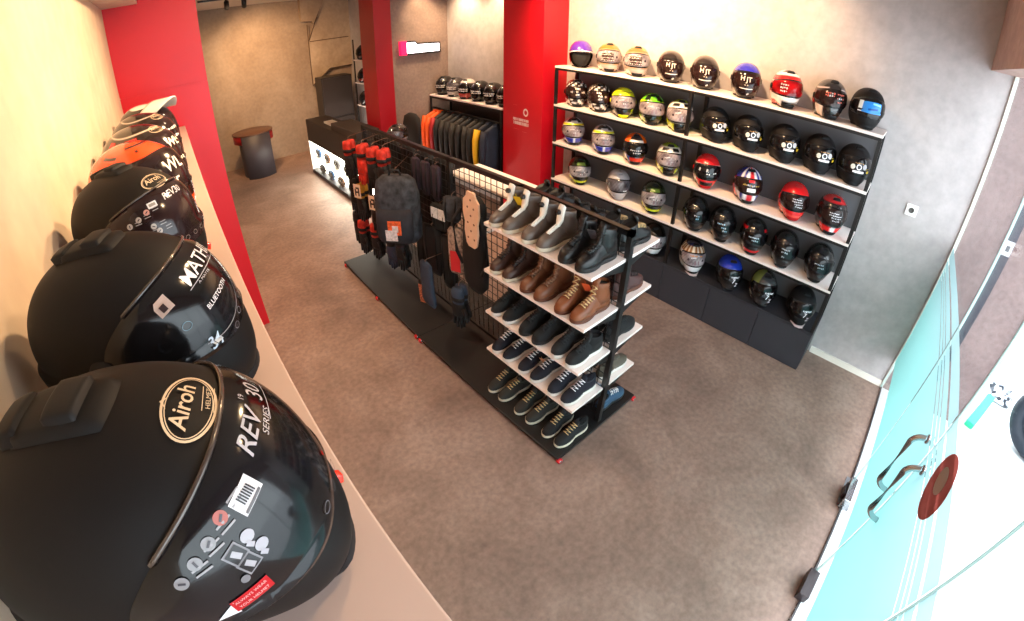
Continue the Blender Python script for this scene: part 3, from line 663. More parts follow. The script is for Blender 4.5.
row3 = [
 ('white and blue helmet with yellow brow line, end nearest red pillar', 2.722, wb, 'pale', txtv([(12, -20, 24), (2, -10, 20)], '9a8a90', 3)),
 ('white and blue helmet with yellow brow line, second from red pillar', 2.361, wb, 'pale', txtv([(12, -20, 24), (2, -10, 20)], '9a8a90', 4)),
 ('black helmet with orange sides and red and blue chin blocks', 2.011, ['1e1a20', ('(e>28)&(aa>34)', 'e8641c'), ('(e>30)&(e<38)&(aa<34)', 'e8e0dc'), ('(e<-20)&(a>-20)', 'd8301c'), ('(e<-16)&(a<-20)', '2a4a9a'), ('(e<-40)', 'e8701c'), ('(aa>70)&(e<0)', '8a9a3a')], 'smoke', txtv([(4, -20, 16), (-4, -10, 12)], 'a8a4a8', 5)),
 ('white, black and yellow helmet beside middle post, lower of two alike', 1.671, row2[4][2], 'pale', txtv([(12, -20, 24), (2, -10, 20)], '8a8088', 5)),
 ('helmet with bright red dome, white brow line and black visor, next to middle post', 1.32, ['d81a22', ('(e>22)&(e<29)', 'e8e4e4'), ('(e<-18)&(aa<22)', '1a1a1c'), ('(e<-20)&(aa>48)', 'f0ecea')], 'smoke', lambda mb: (decal(mb, 'R', -2, 12, .035, .0062, bold=.015, col=lin('e8e8ea')), decal(mb, '8', -28, 12, .035, .0062, bold=.015, col=lin('e8e8ea')), marks(mb, [(2, -4, 6), (6, 18, 30)], .0062, 2))),
 ('blue, white and red striped helmet with flag like pattern', .969, ['28348f', ('(aa<9)', 'd01a24'), ('(aa>9)&(aa<20)', 'ece8ec'), ('(aa>34)&(aa<46)', 'ece8ec'), ('(aa>70)&(e<26)', 'd02a24'), ('(e<-30)&(aa<8)', 'e04050'), ('(e>12)&(e<16)', 'ece8ec')], 'brown', lambda mb: (rectdecal(mb, 2, -2, .075, .028, .0062, col=lin('ece8ea')), marks(mb, [(10, -26, 24)], .0062, 4, 'b89a50'), rectdecal(mb, 0, 22, .05, .02, .0062, col=lin('d03038')))),
 ('glossy red helmet with dark printed visor', .599, ['d8161c', ('(e<-24)&(e>-32)', 'f04a40')], 'brown', txtv([(16, -16, 8), (10, -16, 12), (4, -8, 14), (-2, -4, 14)], 'c8c4cc', 6, .006)),
 ('red and black helmet with white chin tip, open right end', .316, ['1b1518', ('(e>46)', 'c01c22'), ('(e<-20)&(aa>6)&(aa<44)', 'e01c20'), ('(e<-20)&(aa<6)', 'f0e8e8'), ('(aa>60)&(e>-10)&(e<20)', 'b0a0a8')], 'brown', txtv([(16, -16, 12), (10, -16, 16), (4, -8, 18), (-2, -4, 14)], 'c8c4cc', 7, .006))]
for i, (lab, y, des, vis, ex) in enumerate(row3):
    make_helmet(lab + (', middle board' if i in (0, 1, 7) else ''), (HX, y, ZB[2]), YW_(y, .22 if i > 4 else .08), des, vis, 'full', 'helmets on the third board of the rack', 'helmet', sc=SCR, extras={'visor': ex}, seed=60 + i, vent_col=('17171a' if i not in (4, 6) else 'b01418'))
gy = ['1d2a1a', ('e>40', '17240f'), ('(e>30)&(e<44)&(aa<22)', '6f8a3a'), ('(e<-26)', 'd2e020'), ('(e<-16)&(e>-26)', '1a1c1a'), ('(aa>66)&(e<14)&(e>-12)', 'a83028')]
gl = ['15161a', ('(e>40)&(aa<14)', '26282e')]
row4 = [
 ('dark green helmet with pale visor and yellow chin, the one nearer red pillar', 2.617, gy, 'chrome', txtv([(6, -20, 24), (-2, -10, 20)], '5a5a60', 3)),
 ('plain silver helmet with smoke visor', 2.15, ['b4b2b8', ('(e>50)&(aa<12)', '8f8d94')], 'silver', txtv([(-8, 12, 26)], 'd8d8e0', 3)),
 ('dark green helmet with pale visor and yellow chin, the one nearer middle post', 1.772, gy, 'chrome', txtv([(6, -20, 24), (-2, -10, 20)], '5a5a60', 4)),
 ('glossy black helmet just right of middle post, lowest white board', 1.348, gl, 'smoke', txtv([(8, -10, 6), (0, -4, 4)], '7aa4c0', 5)),
 ('glossy black helmet with small print, second right of middle post, lowest white board', 1.099, gl, 'smoke', txtv([(14, -24, 0), (4, -8, 6), (-4, -2, 8)], '8ab0c8', 6)),
 ('glossy black helmet with red chin and brow lines', .827, ['16161a', ('(e<-26)&(aa<34)', 'd81c26'), ('(e>28)&(e<40)&(aa>36)', 'c01c26'), ('(e>52)&(aa<26)', '55585e')], 'smoke', txtv([(12, -20, 12), (4, -8, 10)], 'a8b4c0', 7)),
 ('glossy black helmet between the red chinned one and the end one', .565, gl, 'smoke', txtv([(14, -14, 12), (6, -12, 8), (-6, -8, 2)], 'a0a8b0', 8)),
 ('glossy black helmet at the open right end of rack, lowest white board', .289, ['131419'], 'smoke', txtv([(12, -16, 10), (4, -4, 14)], '98a4b0', 9))]
for i, (lab, y, des, vis, ex) in enumerate(row4):
    make_helmet(lab, (HX, y, ZB[1]), YW_(y, .12), des, vis, 'full', 'helmets on the lowest pale board of the rack', 'helmet', sc=SCR, extras={'visor': ex}, seed=80 + i, vent_col=('17171a' if i != 1 else 'a2a0a6'))
two = lambda mb: (decal(mb, '7', 4, -4, .05, .0062, bold=.015, shear=.2, col=lin('e8e4ea')), decal(mb, 'Z', 14, -14, .04, .0062, bold=.015, shear=.2, col=lin('d8c8d0')), marks(mb, [(8, -4, 26)], .0062, 3, 'ece8f0', hgt=.012))
row5 = [
 ('white and black helmet half hidden behind shoe shelf on cabinet top', 1.698, ['17181a', ('e<8', 'd8dce0')], 'chrome', None),
 ('helmet with white face and golden brow on cabinet top', 1.297, ['e0dde2', ('e>26', '8a5a34'), ('(e>30)&(sin(a*.3)>.3)', 'd8c8b0'), ('(e>52)', '2a2a48')], 'pale', txtv([(20, -24, 24)], 'c87a3a', 3)),
 ('helmet with metallic blue dome and black visor on cabinet top', .941, ['14161c', ('e>22', '1c38b0')], 'smoke', two),
 ('dark grey helmet with olive side on cabinet top', .631, ['26272b', ('e>22', '3a3c40'), ('(a<-40)&(e>10)', '6f7a3a'), ('(a<-60)&(e<10)', '8a8078')], 'smoke', two),
 ('matte black helmet with white lettering on cabinet top at right end', .298, ['121215'], 'smoke', two)]
for i, (lab, y, des, vis, ex) in enumerate(row5):
    def moreb(t, i=i):
        if i in (1, 4):
            MB().prism([(.10, -.07), (.175, -.035), (.185, 0), (.175, .035), (.10, .07), (.12, .03), (.135, 0), (.12, -.03)], .0, .006, 'z').build('chin_strap', mat('strap_pale', 'd8c8c8', .6), t)
    make_helmet(lab, (HX - .01, y, ZB[0]), YW_(y, .30 if i else .1), des, vis, 'full', 'helmets on the cabinet top', 'helmet', sc=SCR, matte=i == 4, extras={k_: v_ for k_, v_ in (('visor', ex), ('more', moreb)) if v_}, seed=90 + i)

# ================================================================= SHOE GONDOLA
GX, GY0, GYP, GYQ, GY1, GZ = 1.53, .96, 1.69, 2.40, 3.84, 1.352
gd = thing('display_gondola', 'low black gondola with wire grid, shoe boards on both sides and castors', 'display rack', (0, 0, 0))
for y0, y1 in ((.925, 2.38), (2.384, 3.845)): MB().box(1.138, 1.872, y0, y1, .022, .045, 0, .003).build('base_plate', mat('base_black', '101012', .5, noise=.08, nscale=5), gd)
for yy in (GY0, GYP, GYQ, GY1): MB().box(GX - .015, GX + .015, yy - .015, yy + .015, .045, GZ).build('post', BLACKSTEEL, gd)
MB().box(GX - .015, GX + .015, GY0 - .015, GY1 + .015, GZ - .03, GZ).build('top_rail', BLACKSTEEL, gd)
MB().box(GX - .012, GX + .012, GY0, GY1, .10, .125).build('bottom_rail', BLACKSTEEL, gd)
WIRE = mat('black_wire', '1c1a1a', .4)
for y0, y1 in ((GY0, GYP), (GYP, GYQ), (GYQ, 3.12), (3.12, GY1)):
    g = MB(); k = int(round((y1 - y0) / .055))
    for i in range(1, k): y = y0 + (y1 - y0)*i/k; g.box(GX - .002, GX + .002, y - .0018, y + .0018, .11, GZ - .02)
    for i in range(1, 22): z = .11 + (GZ - .13)*i/22; g.box(GX - .002, GX + .002, y0, y1, z - .0018, z + .0018)
    g.build('wire_grid', WIRE, gd)
BZ = [1.2106, .9295, .6428, .3493]
BX0 = [1.259, 1.252, 1.254, 1.252]
bmat = mat('shoe_board', 'f0e2dc', .42, noise=.02, nscale=3)
for z, x0 in zip(BZ, BX0):
    for a, b_ in ((x0, GX - .014), (GX + .014, 1.824)):
        MB().box(a, b_, GY0, GYP + .0, z - .018, z, 0, .002).build('shoe_board', bmat, gd)
    for yy in (GY0 + .0, GYP - .02):
      for sg_ in (0, 1):
        br = MB()
        if sg_ == 0: br.prism([(GX - .015, z - .018), (GX - .20, z - .018), (GX - .20, z - .026), (GX - .03, z - .07), (GX - .015, z - .07)], yy + .004, yy + .010, 'y')
        else: br.prism([(GX + .015, z - .018), (GX + .20, z - .018), (GX + .20, z - .026), (GX + .03, z - .07), (GX + .015, z - .07)], yy + .004, yy + .010, 'y')
        br.build('bracket', BLACKSTEEL, gd)
# pale lit accessory board on the far side, seen through the grid
MB().box(GX + .03, 1.83, 1.80, 2.47, 1.20, 1.22, 0, .002).build('accessory_board', mat('bright_board', 'fbf3ec', .4), gd)
MB().box(GX + .03, 1.70, 2.05, 2.42, .90, .915, 0, .002).build('accessory_board', MATS['bright_board'], gd)
for x, y in ((1.150, .922), (1.862, .922), (1.140, 2.36), (1.140, 2.42), (1.138, 3.08), (1.862, 2.4), (1.14, 3.8), (1.862, 3.8)):
    c = MB().tube([(x, y - .012, .018), (x, y + .012, .018)], .018, 16)
    co_ = c.build('castor', REDPL, gd)
    MB().tube([(x, y - .0135, .018), (x, y + .0135, .018)], .009, 12).build('castor_hub', CHROME, co_)

# ---------------------------------------------------------------- shoes
def shoe(label, style, up, sole, lace, group, tongue=None, tagc=None):
    """toe at +x; style: sneaker, hightop, boot, slip"""
    t = thing('boot' if style == 'boot' else 'shoe', label, 'boot' if style == 'boot' else 'shoe', (0, 0, 0), 0, group); t.scale = (.93, .97, .97)
    L = .142; st = .026 if style != 'boot' else .024
    def hw(u):   # half width of the sole along u in [-1, 1]
        return .0465*(1 - .22*math.exp(-((u + .05)/.34)**2)) * (max(0., 1 - max(0, abs(u) - .42)**2.4/.27)**.5 if abs(u) < .999 else .0) * (1 if u > 0 else .88)
    us = [-1, -.985, -.95, -.88, -.75, -.6, -.4, -.2, 0, .2, .4, .55, .7, .8, .88, .94, .98, 1.]
    out = [(u*L, max(hw(u), .002)) for u in us]
    out = [(u*L, max(.047*(1 - .2*math.exp(-((u + .05)/.34)**2))*(1 - abs(u)**(4.2 if u > 0 else 5))**.5*(1 if u > 0 else .86), .0015)) for u in us]
    s = MB(); rs = []
    for z, k in ((0, .94), (.004, 1.), (st*.55, 1.03), (st*.8, 1.03), (st, .99)):
        rs.append([(x, w*k, z + (.010*max(0, x/L - .55) if z < st else 0)) for x, w in out] + [(x, -w*k, z + (.010*max(0, x/L - .55) if z < st else 0)) for x, w in out[::-1]])
    s.rings(rs); s.build('sole', sole, t)
    # foot loft: heel to toe
    if style in ('sneaker', 'slip'): prof = [(-1, .060), (-.96, .072), (-.85, .074), (-.6, .066), (-.3, .062), (-.05, .066), (.15, .064), (.4, .052), (.62, .043), (.8, .036), (.92, .026), (.98, .014)]
    else: prof = [(-1, .050), (-.96, .075), (-.85, .082), (-.6, .085), (-.3, .088), (-.05, .085), (.15, .074), (.4, .060), (.62, .050), (.8, .042), (.92, .030), (.98, .016)]
    m = MB(); rs = []
    for u, h in prof:
        w = max(.0455*(1 - .2*math.exp(-((u + .05)/.34)**2))*(1 - abs(u)**(4.2 if u > 0 else 5))**.5*(1 if u > 0 else .86), .004)
        ring = []
        for k in range(15):
            a = PI*k/14; ca, sa = math.cos(a), math.sin(a)
            top = 1 - (.30 if u < .3 else .12)*sa
            ring.append((u*L, w*math.copysign(abs(ca)**.62, ca)*top, st - .004 + h*abs(sa)**.72))
        rs.append(ring)
    n = 15; vs = [p for r in rs for p in r]; fs = []
    for i in range(len(rs)-1):
        for k in range(n-1): fs.append((i*n+k, i*n+k+1, (i+1)*n+k+1, (i+1)*n+k))
        fs.append((i*n+n-1, i*n, (i+1)*n, (i+1)*n+n-1))
    fs += [tuple(range(n)), tuple((len(rs)-1)*n+k for k in range(n))]
    m.add(vs, fs, 0, True)
    H = {'sneaker': 0, 'slip': 0, 'hightop': .125, 'boot': .165}[style]
    if H:
        rs = []
        for z, cx, rx, ry in ((.05, -.070, .066, .036), (.085, -.066, .062, .036), (H*.8, -.062, .056, .036), (H, -.060, .056, .038), (H + .004, -.060, .052, .034), (H - .03, -.060, .047, .029), (H - .045, -.06, .02, .012)):
            rs.append([(cx + rx*math.cos(2*PI*k/20) + (.012 if z >= H - .002 and math.cos(2*PI*k/20) > 0 else 0)*0, ry*math.sin(2*PI*k/20), z + (.012*math.cos(2*PI*k/20) if z > .1 else 0)) for k in range(20)])
        m.rings(rs)
    else:
        # collar opening: dark inset
        rs = []
        for z, rx, ry in ((.074, .052, .028), (.090, .050, .0275), (.091, .045, .023), (.076, .040, .018)):
            rs.append([(-.075 + rx*math.cos(2*PI*k/20), ry*math.sin(2*PI*k/20), z + .006*math.cos(2*PI*k/20)) for k in range(20)])
        m.rings(rs)
    m.build('upper', up, t)
    inn = MB(); zz = (H - .012) if H else .084
    inn.lathe([(0, 0), (1, 0)], 20); inn.v = [((-.060 if H else -.075) + v[0]*(.046 if H else .041), v[1]*(.028 if H else .019), zz + .010*v[0]) for v in inn.v]
    inn.build('lining', mat('shoe_lining', '19181a', .9), t)
    # throat line from ankle down to toe box
    if H: th = [(-.012, .0, H + .012), (-.004, 0, H*.80), (.008, 0, .098), (.030, 0, .092), (.052, 0, .085), (.075, 0, .075)]
    else: th = [(-.030, 0, .102), (-.012, 0, .094), (.012, 0, .092), (.036, 0, .084), (.058, 0, .075)]
    def atp(f):
        f *= len(th)-1; i = min(int(f), len(th)-2); g = f - i
        return Vector(th[i])*(1-g) + Vector(th[i+1])*g
    tg = MB(); rs = []
    for i, p in enumerate(th):
        w = .016 if i else .022
        if style == 'boot' and tongue is not None: w = .024 if i < 2 else .012
        rs.append([(p[0] - .004, w, p[2] - .004), (p[0] + .004, w*.7, p[2] + .006), (p[0] + .006, 0, p[2] + .008), (p[0] + .004, -w*.7, p[2] + .006), (p[0] - .004, -w, p[2] - .004)])
    p = th[0]; rs.insert(0, [(q[0] - .010, q[1]*.9, q[2] + .022) for q in rs[0]])
    tg.rings(rs); tg.build('tongue', tongue if tongue is not None else up, t)
    if lace is not None:
        l = MB(); kk = 7 if H else 5
        for i in range(kk):
            p = atp(.12 + .86*i/(kk-1)); w = .022
            pts = [(p.x - .003, -w, p.z - .004), (p.x + .006, -w*.4, p.z + .009), (p.x + .007, w*.3, p.z + .010), (p.x + .001, w, p.z - .001)]
            l.tube(pts, .0028, 6)
            if i < kk-1:
                q = atp(.12 + .86*(i+1)/(kk-1)); l.tube([(p.x + .002, w*.8, p.z + .003), (q.x + .008, -w*.6, q.z + .008)], .0025, 6)
        l.build('laces', lace, t)
    if style == 'boot' and tongue is not None:
        d = MB(); d.tube([(.002, 0, H + .004), (.017, 0, H + .009)], .0135, 18); d.build('closure_dial', mat('dial_black', '1a191a', .4), t)
        z_ = MB(); z_.tube([(.016, 0, .107), (.036, .0, .099), (.058, 0, .090), (.080, 0, .080)], .006, 8); z_.build('lace_strip', tongue, t)
    if tagc is not None:
        g = MB().box(.0, .002, -.022, .022, -.07, -.005).tube([(.001, 0, -.006), (-.005, 0, .012)], .0012, 6)
        g.build('hang_tag', tagc, t, (.020, -.040, H + .0 if H else .10), (.2, .5, .3))
    return t
SOLE_W = mat('sole_white', 'ded8d4', .5); SOLE_B = mat('sole_black', '1a1a1c', .6); SOLE_T = mat('sole_brown', '5c3220', .6); SOLE_C = mat('sole_cream', 'cfc6b4', .6)
leather = lambda n, c, r=.5: mat('leather_' + n, c, r, noise=.15, nscale=18, bump=.15)
GREYL = leather('grey', '5c5049', .42); BLKL = leather('black', '100f11', .42); BRN = leather('brown', '6a3d24', .45); DBRN = leather('dark_brown', '3a2118', .5); TAN = leather('tan', '7a4324', .45)
NAVY = mat('canvas_navy', '131421', .85, bump=.1, nscale=60); CHAR = mat('canvas_black', '111215', .85, bump=.1, nscale=60); MAR = leather('maroon', '4a2c2a'); OLV = mat('canvas_olive', '5c554a', .85, bump=.1, nscale=60); BLUE = mat('canvas_blue', '33506a', .8, bump=.1, nscale=60); GRYC = mat('canvas_grey', '2b2a27', .85, bump=.1, nscale=60)
TONG = mat('tongue_white', 'e8e0d4', .6); LW = mat('lace_white', 'e6e2e6', .8); LB = mat('lace_black', '201f20', .8); LT = mat('lace_tan', 'c8a878', .8); LBR = mat('lace_brown', '7d5a44', .8)
TAGO = mat('tag_orange', 'd8562a', .6); TAGY = mat('tag_yellow', 'e0b81c', .6); TAGP = mat('tag_peach', 'e0a080', .6); TAGD = mat('tag_dark', '3a363c', .5); TAGW = mat('tag_white', 'ece8e4', .5)
SIDE = {'L': (PI, 1.378), 'R': (0., 1.675)}
def place(t, side, y, z, turn=0., dx=0., boot=False):
    rz, x = SIDE[side]; t.location = (x + dx, y, z + .001); t.rotation_euler = (0, 0, rz + turn)
ORDER = ['first', 'second', 'third', 'fourth', 'fifth', 'sixth']
def row(side, z, ys, specs, where, group, dx=0.):
    """specs: one per pair; the second shoe of a pair is a copy of the first"""
    for i, sp in enumerate(specs):
        ya, yb = ys[2*i], ys[2*i+1]
        d = dict(sp); nm = d.pop('nm'); a_tag = d.pop('tag', None)
        tg = d.pop('turn', 0.)
        t = shoe('%s, farther of %s, %s' % (nm[0], nm[1], where), group=group, **d)
        place(t, side, ya, z, tg + .05, dx)
        if a_tag is not None:
            t2 = shoe('%s, nearer of %s, %s' % (nm[0], nm[1], where), group=group, tagc=a_tag, **d)
        else:
            t2 = copy_tree(t); t2['label'] = '%s, nearer of %s, %s' % (nm[0], nm[1], where)
        place(t2, side, yb, z, tg - .03, dx)
Y6 = [1.625, 1.515, 1.385, 1.275, 1.140, 1.030]
row('L', BZ[0], Y6, [
  dict(nm=('grey boot with white tongue', 'pair nearest wire grid'), style='boot', up=GREYL, sole=SOLE_C, lace=None, tongue=TONG, tag=TAGY),
  dict(nm=('grey boot with white tongue', 'middle pair'), style='boot', up=GREYL, sole=SOLE_C, lace=None, tongue=TONG),
  dict(nm=('black boot', 'end pair'), style='boot', up=BLKL, sole=SOLE_B, lace=LB, tag=TAGD)], 'top left board', 'boots on the top left board')
row('L', BZ[1], Y6, [
  dict(nm=('dark brown boot', 'pair nearest wire grid'), style='boot', up=DBRN, sole=SOLE_C, lace=LB),
  dict(nm=('brown lace boot', 'middle pair'), style='boot', up=BRN, sole=SOLE_T, lace=LBR),
  dict(nm=('tan brown boot', 'end pair'), style='boot', up=TAN, sole=SOLE_T, lace=LT, tag=TAGO)], 'second left board', 'boots on the second left board')
row('L', BZ[2], Y6, [
  dict(nm=('black high top shoe', 'pair nearest wire grid'), style='hightop', up=CHAR, sole=SOLE_W, lace=LB),
  dict(nm=('all black high top shoe', 'middle pair'), style='hightop', up=CHAR, sole=SOLE_B, lace=LB),
  dict(nm=('black high top shoe with white sole', 'end pair'), style='hightop', up=CHAR, sole=SOLE_W, lace=LB)], 'third left board', 'shoes on the third left board')
row('L', BZ[3], Y6, [
  dict(nm=('navy sneaker with white laces', 'pair nearest wire grid'), style='sneaker', up=NAVY, sole=SOLE_W, lace=LW),
  dict(nm=('navy sneaker with white sole', 'middle pair'), style='sneaker', up=NAVY, sole=SOLE_W, lace=LW, tag=TAGP),
  dict(nm=('navy sneaker with white laces', 'end pair'), style='sneaker', up=NAVY, sole=SOLE_W, lace=LW)], 'lowest left board', 'sneakers on the lowest left board')
row('L', .045, [1.60, 1.49, 1.345, 1.235, 1.10, .99], [
  dict(nm=('dark grey sneaker with pale laces', 'pair nearest wire grid'), style='sneaker', up=GRYC, sole=SOLE_C, lace=LT),
  dict(nm=('dark grey sneaker with tan laces', 'middle pair'), style='sneaker', up=GRYC, sole=SOLE_C, lace=LT),
  dict(nm=('charcoal sneaker with tan laces', 'end pair'), style='sneaker', up=CHAR, sole=SOLE_C, lace=LT)], 'on black base plate', 'sneakers on the gondola base', dx=-.06)
row('R', BZ[0], Y6, [
  dict(nm=('black high shoe', 'pair farthest from gondola end'), style='hightop', up=BLKL, sole=SOLE_B, lace=LB),
  dict(nm=('black low leather shoe', 'middle pair'), style='sneaker', up=BLKL, sole=SOLE_B, lace=LB),
  dict(nm=('black ankle boot with tan pull loop', 'end pair'), style='hightop', up=BLKL, sole=SOLE_B, lace=LT)], 'top right board', 'boots on the top right board')
row('R', BZ[1], Y6[4:], [dict(nm=('maroon brown boot', 'pair at the end'), style='boot', up=MAR, sole=SOLE_T, lace=LB)], 'second right board', 'boots on the second right board')
row('R', BZ[2], Y6[4:], [dict(nm=('black low shoe', 'pair at the end'), style='sneaker', up=CHAR, sole=SOLE_B, lace=LB)], 'third right board', 'shoes on the third right board')
row('R', BZ[3], Y6[4:], [dict(nm=('olive grey slip on shoe', 'pair at the end'), style='slip', up=OLV, sole=SOLE_W, lace=None)], 'lowest right board', 'shoes on the lowest right board')
row('R', .045, [1.12, 1.01], [dict(nm=('blue grey sneaker', 'pair at the end'), style='sneaker', up=BLUE, sole=SOLE_B, lace=LW)], 'right side of base plate', 'shoes on the gondola base, right side', dx=.03)

# ---------------------------------------------------------------- goods hanging on the grid
HOOK = mat('hook_wire', '8a6a5a', .3, .8)
def hook(t, dz, dx):
    MB().tube([(0, 0, dz - .012), (-.004, 0, dz), (.02, 0, dz + .006), (dx, 0, dz + .006)], .0028, 6).build('hook', HOOK, t)
def glove(label, x, y, z, cuff, hand, card=None, group='gloves hanging on the grid', w=1.):
    """a pair of gloves, fingers down; z is the top of the cuff"""
    t = thing('hanging_gloves', label, 'gloves', (x, y, z), .4, group); t.scale = (1.15, 1.0, 1.3)
    hook(t, .02, (GX - .008 - x)/math.cos(.4)/1.15)
    for q, (dx, yaw) in enumerate(((-.022, .15), (.022, -.15))):
        m = MB(); rs = []
        for zz, ry, rx in ((0, .036, .022), (-.02, .044, .026), (-.05, .046, .026), (-.095, .042, .022)):
            rs.append([(dx + rx*math.cos(2*PI*k/14), ry*w*math.sin(2*PI*k/14), zz) for k in range(14)])
        m.rings(rs, cap0=True, cap1=True); cf = m.build('cuff', cuff, t)
        m = MB(); m.rings([[(dx + .0275*math.cos(2*PI*k/14), .0485*w*math.sin(2*PI*k/14), zz) for k in range(14)] for zz in (-.052, -.075)]); m.build('cuff_strap', BLKF, cf)
        m = MB(); rs = []
        for zz, ry, rx in ((-.09, .042, .022), (-.12, .050, .021), (-.165, .052, .019), (-.185, .046, .014)):
            rs.append([(dx + rx*math.cos(2*PI*k/14), ry*w*math.sin(2*PI*k/14), zz) for k in range(14)])
        m.rings(rs)
        for k, (fy, ln) in enumerate(((-.036, .062), (-.012, .078), (.012, .074), (.035, .056))):
            m.tube([(dx, fy*w, -.170), (dx, fy*w*1.04, -.185 - ln*.5), (dx - .006, fy*w*1.04, -.185 - ln)], [.0125, .012, .008], 9)
        m.tube([(dx - .006, -.040*w, -.125), (dx - .018, -.068*w, -.155), (dx - .02, -.072*w, -.185)], [.016, .014, .009], 9)
        m.build('hand', hand, t)
    if card is not None:
        c = MB().box(-.052, -.050, -.04, .04, -.085, .01); cd_ = c.build('header_card', card, t)
        l = MB().box(-.0535, -.052, -.026, -.012, -.07, -.01).box(-.0535, -.052, -.012, .012, -.022, -.01).box(-.0535, -.052, .012, .026, -.07, -.022).box(-.0535, -.052, -.012, .012, -.05, -.038); l.build('printed_mark', mat('print_dark', '3a2a26', .6), cd_)
    return t
REDF = mat('fabric_red', 'b82412', .7, noise=.5, nscale=30); BLKF = mat('fabric_black', '100e11', .8, noise=.2, nscale=25, bump=.2); GRYF = mat('fabric_grey', '2e2f35', .85, noise=.8, nscale=24, bump=.2); NVF = mat('fabric_slate', '323d50', .85, noise=.15, nscale=20, bump=.2); CARD = mat('card_cream', 'e8d0b8', .6); PURF = mat('fabric_plum', '2e1f2a', .85, noise=.2, nscale=20); YELF = mat('fabric_amber', 'c88a20', .7, noise=.1, nscale=20)
glove('black gloves with red cuffs, hung highest and farthest out towards the counter', 1.25, 3.52, 1.32, REDF, BLKF)
glove('black gloves with bright red cuffs, second along the top row from the counter', 1.28, 3.30, 1.32, REDF, REDF)
glove('dark gloves with red cuffs, third along the top row from the counter', 1.30, 3.14, 1.32, REDF, BLKF)
glove('dark gloves with red cuffs, fourth along the top row, beside the grey backpack', 1.32, 2.99, 1.33, REDF, BLKF)
glove('black gloves with pale header card in second row, the farther pair', 1.28, 3.42, .95, YELF, BLKF, CARD)
glove('black gloves with pale header card in second row, the nearer pair', 1.30, 3.16, .915, BLKF, BLKF, CARD)
glove('black gloves with red cuffs in the lowest row, the farther pair', 1.30, 3.55, .56, REDF, BLKF)
glove('black gloves with red cuffs in the lowest row, the nearer pair', 1.31, 3.28, .62, REDF, BLKF)
glove('long dark gloves hanging low below the nearer red cuffed pair', 1.34, 3.04, .62, BLKF, mat('fabric_navy', '20263a', .8))
glove('black gloves hanging alone near the middle post, almost at base plate', 1.40, 2.17, .50, NVF, BLKF, w=1.1)
def blob_loft(rows, n=20, e=.7):
    rs = []
    for z, rx, ry, cx in rows:
        rs.append([(cx + rx*math.copysign(abs(math.cos(2*PI*k/n))**e, math.cos(2*PI*k/n)), ry*math.copysign(abs(math.sin(2*PI*k/n))**e, math.sin(2*PI*k/n)), z) for k in range(n)])
    return MB().rings(rs)
# grey camouflage backpack with orange logo patch
bp = thing('backpack', 'grey camouflage backpack with orange and pale emblem on the grid', 'backpack', (1.25, 2.68, 1.22), .75); bp.scale = (1.15, 1.1, 1.18)
hook(bp, .03, (GX - .008 - 1.25)/math.cos(.75)/1.15)
blob_loft([(0, .03, .09, 0), (-.03, .055, .13, 0), (-.12, .075, .15, 0), (-.30, .085, .155, 0), (-.40, .08, .15, 0), (-.43, .05, .12, 0)]).build('body', GRYF, bp)
blob_loft([(-.19, .02, .11, -.07), (-.21, .045, .125, -.075), (-.36, .05, .125, -.08), (-.40, .03, .11, -.075)]).build('front_pocket', mat('fabric_dark_slate', '1d1d26', .85, noise=.3, nscale=25), bp)
MB().tube([(0, -.04, -.005), (-.01, -.03, .035), (-.01, .03, .035), (0, .04, -.005)], .007, 8).build('carry_handle', BLKF, bp)
em = MB(); em.box(-.134, -.131, -.06, .03, -.33, -.24); em.box(-.1345, -.131, -.03, .05, -.37, -.30, 1); em.box(-.136, -.134, -.04, .0, -.31, -.27, 1)
em.build('emblem_patch', [mat('patch_orange', 'e85a28', .6, noise=.4, nscale=60), mat('patch_pale', 'd8c8c8', .6, noise=.3, nscale=60)], bp)
# dark pouches and garments
def pouch(name, label, cat, x, y, z, w, h, d, m, group=None, taper=.8, straps=True, rz=.45):
    if name == 'hanging_garment': rz, d = .1, .045
    x = min(x + (.2 if name == 'hanging_garment' else 0), GX - .012 - w*.5*math.sin(rz) - d*.58*math.cos(rz)); t = thing(name, label, cat, (x, y, z), rz, group); hook(t, .015, (GX - .008 - x)/math.cos(rz))
    blob_loft([(0, d*.3, w*.35, 0), (-h*.06, d*.45, w*.48, 0), (-h*.5, d*.5, w*.5, 0), (-h*.9, d*.5, w*.5*taper, 0), (-h, d*.25, w*.4*taper, 0)]).build('body', m, t)
    if straps:
        for q in (-1, 1):
          s = MB(); s.tube([(-d*.3, q*w*.25, -h*.02), (-d*.56, q*w*.27, -h*.4), (-d*.52, q*w*.25, -h*.85)], .006, 6); s.build('strap', BLKF, t)
    return t
for i, (y, lab) in enumerate(((2.80, 'farthest of three'), (2.66, 'middle of three'), (2.52, 'nearest of three'))):
    t = pouch('hanging_pouch', 'narrow plum dark pouch hanging under the top rail, %s' % lab, 'pouch', 1.50, y, 1.27, .10, .26, .04, PURF, 'plum dark pouches under the top rail', rz=.1)
t = pouch('hanging_bag', 'black bag with two pale printed squares beneath the plum pouches', 'bag', 1.48, 2.46, 1.0, .20, .20, .05, BLKF, rz=.15)
q = MB()
for k in range(2): q.box(-.032, -.029, -.075 + .075*k, -.005 + .075*k, -.10, -.02); 
q.build('printed_label', mat('label_pale', 'd8d0d0', .6, noise=.2, nscale=80), t)
pouch('hanging_garment', 'black garment hanging below the bag with pale squares', 'garment', 1.45, 2.61, .78, .23, .41, .10, BLKF)
pouch('hanging_garment', 'small black garment hanging low beside the backpack garment', 'garment', 1.42, 2.79, .64, .13, .36, .07, BLKF)
pouch('hanging_garment', 'black garment hanging next to the middle post', 'garment', 1.46, 2.42, .77, .12, .44, .08, BLKF)
